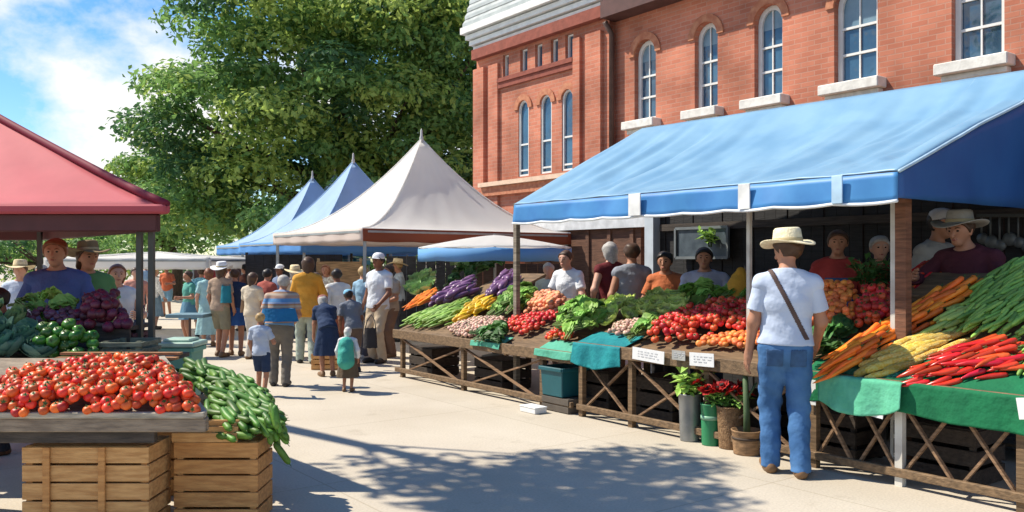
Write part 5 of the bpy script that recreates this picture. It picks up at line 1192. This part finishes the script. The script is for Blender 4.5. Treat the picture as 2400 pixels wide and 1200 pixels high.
px_person(392, 742, 622, PI, 'distant person in a bright orange top by the teal stall', skin=1, top=c_('orange', (.60,.15,.06)), sleeve='s', bottom=('shorts', c_('aqua_shorts', (.25,.42,.48))), shoes=TANSH, hair=('short','brown'), vox=.02)
for i, (px, yf, yh, c, hc_, hair, kk, lb) in enumerate((
    (340,748,616,(.30,.42,.52),0,'brown','trousers','distant person in faded blue seen between the dark tent poles'),
    (575,775,620,(.22,.09,.06),1,'black','trousers','person in a rust brown shirt under the pale blue tents'),
    (628,768,622,(.13,.075,.065),2,'black','trousers','person in dark brown clothes under the white tent edge'),
    (690,785,628,(.28,.20,.17),1,'brown','trousers','person in a mauve brown top behind the man in stripes'),
    (538,760,622,(.42,.30,.22),0,'ginger','trousers','distant person in a sand coloured top under the middle blue tent'),
    (500,765,612,(.40,.05,.06),0,'ginger','trousers','distant person all in red under the farthest blue tent'),
    (935,800,612,(.40,.47,.52),1,'blond','trousers','person in a grey blue shirt behind the man with the white cap'))):
    px_person(px, yf, yh, (i*1.3) % 6, lb, skin=hc_, top=c_('far%d' % i, c), sleeve='s', bottom=(kk, c_('fart%d' % (i % 3), ((.10,.10,.11),(.2,.16,.12),(.05,.07,.12))[i % 3])), shoes=DKSH, hair=('short',hair), vox=.019, hat=('brim', STRAW) if i == 6 else None)
# more shoppers, overlapping down the lane
for i, (px, yf, yh, yaw, c, kc, hc_, hair, sty, bot, hat_, lb) in enumerate((
    (470,792,628,.2,(.10,.30,.38),(.42,.36,.28),1,'brown','short','shorts',None,'person in a dark teal shirt and sand shorts at the left of the street'),
    (628,822,632,-.5,(.36,.09,.07),(.20,.17,.14),1,'black','short','trousers',None,'shopper in a brick red shirt just left of the man in stripes'),
    (690,838,628,.3,(.55,.48,.36),(.06,.08,.13),0,'grey','bob','skirt','brim','woman in an oatmeal top and straw hat close behind the man in stripes'),
    (742,842,640,-.2,(.14,.16,.20),(.36,.32,.26),1,'brown','short','trousers',None,'man in a dark slate shirt and sand trousers right of the yellow jacket'),
    (792,846,632,.6,(.62,.64,.64),(.34,.12,.08),2,'black','short','shorts',None,'person in a white shirt and rust shorts behind the bent shopper in navy'),
    (852,838,626,-.6,(.26,.42,.55),(.10,.10,.12),0,'blond','short','trousers',None,'person in a sky blue shirt left of the man in the white cap'),
    (768,806,622,PI,(.48,.40,.32),(.10,.08,.08),1,'ginger','bob','trousers',None,'person in a beige jacket facing the camera in front of the notice board'),
    (915,836,622,PI-.8,(.42,.33,.26),(.22,.13,.09),1,'brown','short','trousers',None,'person in a taupe shirt at the end of the far table'),
    (655,800,622,2.6,(.16,.20,.30),(.07,.07,.08),2,'black','short','trousers','cap','person in a dusk blue shirt and pale cap deep in the crowd'),
    (362,772,628,-.8,(.62,.62,.60),(.20,.30,.38),0,'blond','bob','skirt',None,'woman in a chalk white top and blue skirt by the dark tent poles'),
    (725,800,630,.9,(.40,.16,.20),(.10,.10,.13),1,'black','bob','trousers',None,'person in a raspberry top deep in the crowd under the white tent'))):
    px_person(px, yf, yh, yaw, lb, skin=hc_, top=c_('shop%d' % i, c) if i % 3 else c_('shop%d' % i, c, c2=tuple(min(.8, x*1.6+.15) for x in c), scale=26, detail=0), sleeve='l' if i % 5 == 4 else 's', bottom=(bot, c_('shopb%d' % i, kc)), shoes=(DKSH, TANSH, WSH)[i % 3], hair=(sty, hair), stride=(.16,.06,.12,.02)[i % 4], hat=('brim', STRAW) if hat_ == 'brim' else (('cap', WHITE) if hat_ else None), wide=(1.,1.1,.95)[i % 3], face=yaw > 1.5)
# vendors and shoppers behind the right-hand tables
stall_person(1336, 588, 1.95, PI-.6, 'woman in a white short sleeved blouse arranging peaches behind the far table', skin=0, top=WHITE, sleeve='s', bottom=('trousers', BEIGE), hair=('bun','brown'), face=True, lean=.10, arms=((-.24,.32,1.0),(.22,.34,1.02)))
stall_person(1290, 618, 2.5, PI-.2, 'person in a pale sage green top left of the woman in the white blouse', skin=0, top=c_('pale_sage', (.52,.58,.48)), sleeve='s', bottom=('trousers', NAVY), hair=('short','grey'))
stall_person(1436, 570, 2.3, .3, 'grey haired woman in a pale shirt and dark red apron with her back turned', skin=0, top=c_('wine', (.13,.018,.022)), sleeve='n', bottom=('trousers', BLK), hair=('bob','grey'), arms=((-.24,.1,1.0),(.24,.1,1.0)))
stall_person(1477, 572, 1.75, .1, 'person in a slate grey dress beside the white corner post', skin=1, top=c_('dove', (.27,.29,.34)), sleeve='n', bottom=('skirt', c_('dove', (.27,.29,.34)), .45), hair=('short','brown'), arms=(None,(.22,.30,1.2)))
stall_person(1562, 590, 1.85, PI-.4, 'vendor in an orange top leaning over the lettuce', skin=1, top=c_('coral', (.50,.15,.06)), sleeve='s', bottom=('trousers', BLK), hair=('short','black'), face=True, lean=.15, arms=((-.24,.33,1.0),(.24,.30,1.0)))
stall_person(1656, 583, 1.80, PI-.25, 'vendor in a pale lavender shirt with an open collar behind the tomatoes', skin=1, top=c_('lavender', (.46,.46,.58)), sleeve='l', bottom=('trousers', NAVY), hair=('short','black'), face=True, wide=1.2, arms=((-.26,.30,1.0),(.26,.30,1.0)))
stall_person(1960, 543, 1.75, PI-.35, 'vendor in a red blouse and blue apron behind the apricots', base=.135, skin=1, top=c_('scarlet', (.42,.055,.05)), sleeve='s', bottom=('trousers', NAVY), hair=('short','brown'), face=True, arms=((-.26,.24,1.05),(.26,.24,1.05)), apron=c_('apron_blue', (.05,.12,.28)))
stall_person(2070, 556, 2.05, PI-.2, 'vendor in a crimson jacket half hidden by the brown awning post', base=.135, skin=0, top=c_('crimson', (.28,.03,.035)), sleeve='l', bottom=('trousers', BLK), hair=('short','grey'), face=True)
stall_person(2192, 496, 2.25, PI+.5, 'man in a white cap and grey white shirt at the back of the near stall', base=.135, skin=1, top=c_('ash', (.38,.37,.35)), sleeve='s', bottom=('trousers', BLK), hair=('short','black'), hat=('cap', c_('cap_white', (.6,.6,.6))), face=True)
stall_person(2290, 503, 1.75, PI-1.0, 'person in a maroon shirt and grey brimmed hat reaching across the near stall', base=.135, skin=1, top=c_('maroon', (.085,.022,.032)), sleeve='l', bottom=('trousers', BLK), hair=('short','brown'), hat=('brim', c_('hat_grey', (.36,.34,.30))), wide=1.25, lean=.22, arms=((-.25,.35,.98),(.22,.50,1.25)), face=True)
# people at the left stall
def lp(px, yh, Y, yaw, label, **k): return person(((px-CX)/F*Y, Y, 0), CAMH+(HY-yh)/F*Y, yaw, label, **k)
lp(140, 563, 7.7, PI+.25, 'vendor in a deep blue shirt standing behind the beets', skin=1, top=c_('denim_blue', (.075,.115,.30)), sleeve='s', bottom=('trousers', BLK), hair=('short','ginger'), face=True, wide=1.15, arms=((-.25,.26,1.02),(.25,.26,1.02)))
lp(212, 578, 8.5, PI+.9, 'woman in a leaf green top and brown straw hat right of the blue shirted vendor', skin=1, top=c_('leafgreen', (.10,.24,.09)), sleeve='s', bottom=('trousers', BLK), hair=('bob','brown'), hat=('brim', mat('hat_brown', (.22,.15,.07), .8, scale=20)), face=True, wide=1.15)
lp(277, 622, 9.2, PI+.6, 'woman in a white and yellow top with auburn hair beside the tent pole', skin=0, top=WHITE, sleeve='n', bottom=('skirt', c_('yellow_ochre', (.55,.34,.10)), .5), hair=('bob','ginger'), face=True)
lp(2, 678, 7.1, PI-.9, 'dark skinned child in a navy shirt at the left frame edge', skin=2, top=NAVY, sleeve='s', bottom=('trousers', BLK), hair=('short','black'), face=True)
lp(42, 618, 11.5, PI+.3, 'person in a pale blue shirt and straw hat far behind the left stall', skin=0, top=PALEB, sleeve='s', bottom=('trousers', NAVY), hair=('short','brown'), hat=('brim', STRAW))
lp(98, 622, 13.5, PI, 'distant person in grey far behind the blue shirted vendor', skin=1, top=c_('silver', (.33,.38,.38)), sleeve='s', bottom=('trousers', NAVY), hair=('short','grey'))
lp(318, 628, 15.5, PI+.4, 'distant person in coral pink beyond the dark tent pole', skin=0, top=c_('coral_pink', (.55,.26,.20)), sleeve='s', bottom=('trousers', NAVY), hair=('short','brown'))
# things carried and small tables
c = tpt(0,-.14,1.18); s = .50
vf = surf([((c.x,c.y-.05,c.z-.14),(c.x,c.y-.05,c.z+.06),.105,.09,.04,1.),((c.x,c.y-.13,c.z-.13),(c.x,c.y-.13,c.z-.04),.06,.055,.04,1.)], .011, (), .003, 2)
me = bpy.data.meshes.new('backpack'); me.from_pydata(vf[0], [], vf[1]); o = link('backpack', me, c_('teal_pack', (.06,.36,.30)), None, True); solo(o); tag(o, 'teal backpack on the back of the toddler', 'backpack')
def handbag(c, wd, h, dp, m, label, yaw=0., strap_to=None, name='handbag'):
    c = Vector(c); a = V(math.cos(yaw), math.sin(yaw), 0); n = V(-a.y, a.x, 0); root = thing(name, c, label, 'bag')
    b = MB(); b.grid(lambda u, t: c+a*(wd/2*math.cos(2*PI*u)*(1-.18*t))+n*(dp/2*math.sin(2*PI*u)*(1-.35*t))+Z*(h*(t-.5))+Z*.004*math.sin(u*40), 24, 6, closed=True); b.box(c-Z*(h/2-.004), (wd*.86,dp*.7,.008), (a,n,Z)); b.box(c+Z*(h/2-.01), (wd*.7,dp*.42,.006), (a,n,Z)); b.build('pouch', m, root, True)
    b = MB(); top = Vector(strap_to) if strap_to else c+Z*(h*1.1); e0, e1 = c+a*wd*.36+Z*h*.48, c-a*wd*.36+Z*h*.48
    b.tube([e0, e0.lerp(top,.55)+a*wd*.1, top, e1.lerp(top,.55)-a*wd*.1, e1], .008, 6); b.build('handle', m, root, True); return root
p = at(655, 738, 10.75); handbag(p+V(0,-.02,0), .50, .16, .16, c_('bag_blue', (.02,.16,.36)), 'bright blue belt bag across the lower back of the man in stripes', strap_to=p+V(0,.16,.07), name='belt_bag')
p = at(588, 712, 14.0); handbag(p, .36, .28, .14, mat('leather_brown', (.14,.075,.03), .5, scale=8), 'brown leather shoulder bag hanging behind the cream shirted person', strap_to=p+V(.03,.17,.30))
p = at(868, 792, 13.0); handbag(p, .22, .30, .14, BLK, 'dark shopping bag held beside the man with the white cap', strap_to=p+V(0,.1,.35))
p = at(530, 690, 14.15); handbag(p, .19, .28, .11, c_('bag_petrol', (.02,.18,.24)), 'petrol blue tote bag on the shoulder of the sun hat woman', strap_to=p+V(-.02,.12,.22))
b_p = ground(445, 838); root = thing('pedestal_table', b_p, 'small slate topped table on one thin dark pedestal at the left of the street', 'table')
b = MB(); b.box(b_p+Z*.70, (.62,.5,.06), (X,Y_,Z)); b.build('tabletop', c_('slate_top', (.16,.26,.31)), root, bevel=.008)
b = MB(); b.tube([b_p+Z*.03, b_p+Z*.68], .022, 8); b.build('pedestal', mat('pedestal_dark', (.08,.045,.04), .5), root); b = MB(); b.lathe([(.2,.0),(.2,.015),(.04,.035)], b_p, 16); b.build('foot', POLED, root)
p = at(765, 880, 12.6); crate((p.x, p.y+.1, 0), (.42,.34,.24), (X,Y_), 'small tan crate on the pavement beside the bent shopper in navy', CR1, rows=3)
# brown boarding under the white tent, dark stall block behind the crowd
bp = at(795, 640, 17.2); root = thing('notice_board', (bp.x, bp.y, 0), 'tan wooden notice board on two posts under the white tent', 'board')
b = MB(); b.box(V(bp.x,bp.y,1.28), (.92,.04,.62), (X,Y_,Z)); b.build('panel', wood('board_tan', (.36,.23,.12)), root)
for sx in (-.43,.43): b = MB(); b.beam((bp.x+sx,bp.y+.04,0),(bp.x+sx,bp.y+.04,1.66),.05,.04); b.build('post', wood('post_tan', (.42,.32,.20)), root)
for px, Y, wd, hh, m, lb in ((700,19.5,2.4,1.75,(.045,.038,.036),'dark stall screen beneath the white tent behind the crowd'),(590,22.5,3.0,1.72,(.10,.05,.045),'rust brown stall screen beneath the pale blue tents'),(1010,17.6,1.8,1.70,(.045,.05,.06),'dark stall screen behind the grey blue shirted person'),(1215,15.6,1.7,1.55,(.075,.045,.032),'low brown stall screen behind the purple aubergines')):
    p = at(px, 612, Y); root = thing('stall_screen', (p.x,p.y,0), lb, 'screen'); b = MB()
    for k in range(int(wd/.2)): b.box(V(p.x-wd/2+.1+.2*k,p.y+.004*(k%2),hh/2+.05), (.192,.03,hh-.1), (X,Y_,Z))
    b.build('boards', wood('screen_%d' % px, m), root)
    for sx in (-wd/2, wd/2): b = MB(); b.beam((p.x+sx,p.y+.04,0),(p.x+sx,p.y+.04,hh+.05),.05,.05); b.build('post', DKW, root)
# plants and hanging things at the back of the near stall
for px, py, d, n, h, sp, lb, sd in ((2030,690,1.25,18,.34,.20,'leafy potted plant behind the apricots, left of the awning post',31),(2068,680,1.5,14,.28,.18,'second leafy potted plant, close to the left side of the awning post',33),(1665,575,2.6,16,.20,.16,'green plant hanging in front of the framed board on the dark wall',35)):
    p = hit(px, py, R(0,d,0), W)
    if d < 2:
        root = thing('plant_pot', p-Z*.16, 'dark pot holding the '+('left' if sd == 31 else 'right')+' leafy plant behind the apricots', 'pot'); b = MB(); b.lathe([(.06,0),(.085,.15),(.09,.16),(.08,.16),(.001,.14)], p-Z*.16, 14); b.build('pot', mat('pot_dark', (.06,.05,.045), .7), root, True)
    stems(p, n, h, sp, STEM, lb, 'potted_plant' if d < 2 else 'hanging_plant', 'plant', sd, leafm=DGR[0] if d < 2 else GRN[0], lr=.10)
chil = pepper
pile('red_chilli', chil, (R(-.2,1.2,1.27), (Z-W*.5).normalized()), [(2120,690),(2135,640),(2190,618),(2215,640),(2190,672),(2150,700)], (.15,.05), 'dull red chilli in the dark pile behind the carrots', 'chilli', G, ((2125,690),(2210,628)), .04, .03, rot='dir', layers=1)
root = thing('chilli_box', R(-.15,1.25,.9), 'brown wooden box under the dull red chillies behind the carrots', 'box'); 
b = MB(); q = hit(2165, 690, R(0,1.25,0), W); b.box(q-Z*.09, (.55,.34,.16), (U,W,Z)); b.build('body', TBL, root, bevel=.006); b = MB(); b.box(q-Z*.005, (.58,.37,.018), (U,W,Z)); b.build('rim', TBL2, root)
b = MB(); rk = [hit(x, 505, R(0,2.7,0), W) for x in (2290, 2420)]; root = thing('hanging_rack', rk[0], 'dark rail of grey hanging pans on the back wall at the right edge', 'rack')
b.beam(rk[0], rk[1], .03, .03); b.build('rail', POLED, root)
for k in range(6):
    p = rk[0].lerp(rk[1], (k+.5)/6); b = MB(); hk = .17+.03*(k % 3); b.tube([p, p-Z*hk], .009, 6); b.lathe([(.001,0),(.05+.012*(k % 2),.006),(.055+.012*(k % 2),.03),(.05,.03),(.04,.012),(.001,.012)], p-Z*(hk+.05), 14, ax=Matrix.Rotation(PI/2, 3, U)); b.build('pan', mat('pan_grey', (.13,.14,.14), .5, metal=.3), root, True)

# ================================================================== more than 300 of a kind: the 300 that show largest stay things, the rest become one object
def thin(limit=290):
    names = {n for n, k in COUNT.items() if k > limit}
    from mathutils.bvhtree import BVHTree
    bpy.context.view_layer.update(); vs_, fs_, own = [], [], []; hits = {}; o0 = V(0, 0, CAMH)
    for o in COL.objects:
        if o.type == 'MESH' and (o.name.split('.')[0] in COUNT or (o.parent == man)):
            M = o.matrix_world; k = len(vs_); vs_ += [M @ v.co for v in o.data.vertices]; fs_ += [[i+k for i in p.vertices] for p in o.data.polygons]; own += [o.name]*len(o.data.polygons)
    bvh = BVHTree.FromPolygons(vs_, fs_)
    for py in range(630, 1100, 3):
        for px in range(0, 2400, 3):
            h_ = bvh.ray_cast(o0, ray(px, py).normalized())
            if h_[2] is not None: hits[own[h_[2]]] = hits.get(own[h_[2]], 0)+1
    for n in sorted(names):
        obs = sorted((o for o in COL.objects if o.name.split('.')[0] == n), key=lambda o: -hits.get(o.name, 0))
        rest = obs[limit:]; bm = bmesh.new(); mats = []
        for o in rest:
            off = {}
            for i, m in enumerate(o.data.materials):
                if m not in mats: mats.append(m)
                off[i] = mats.index(m)
            me = o.data.copy(); me.transform(o.matrix_world)
            for p in me.polygons: p.material_index = off.get(p.material_index, 0)
            bm.from_mesh(me); bpy.data.meshes.remove(me)
        cat = rest[0]['category']
        for o in rest: bpy.data.objects.remove(o)
        me = bpy.data.meshes.new(n); bm.to_mesh(me); bm.free(); o = link(n+'_heap', me, mats, None, True)
        tag(o, 'the deeper and smaller %s pieces filling the heaps on the stalls' % cat, cat, kind='stuff')
thin()
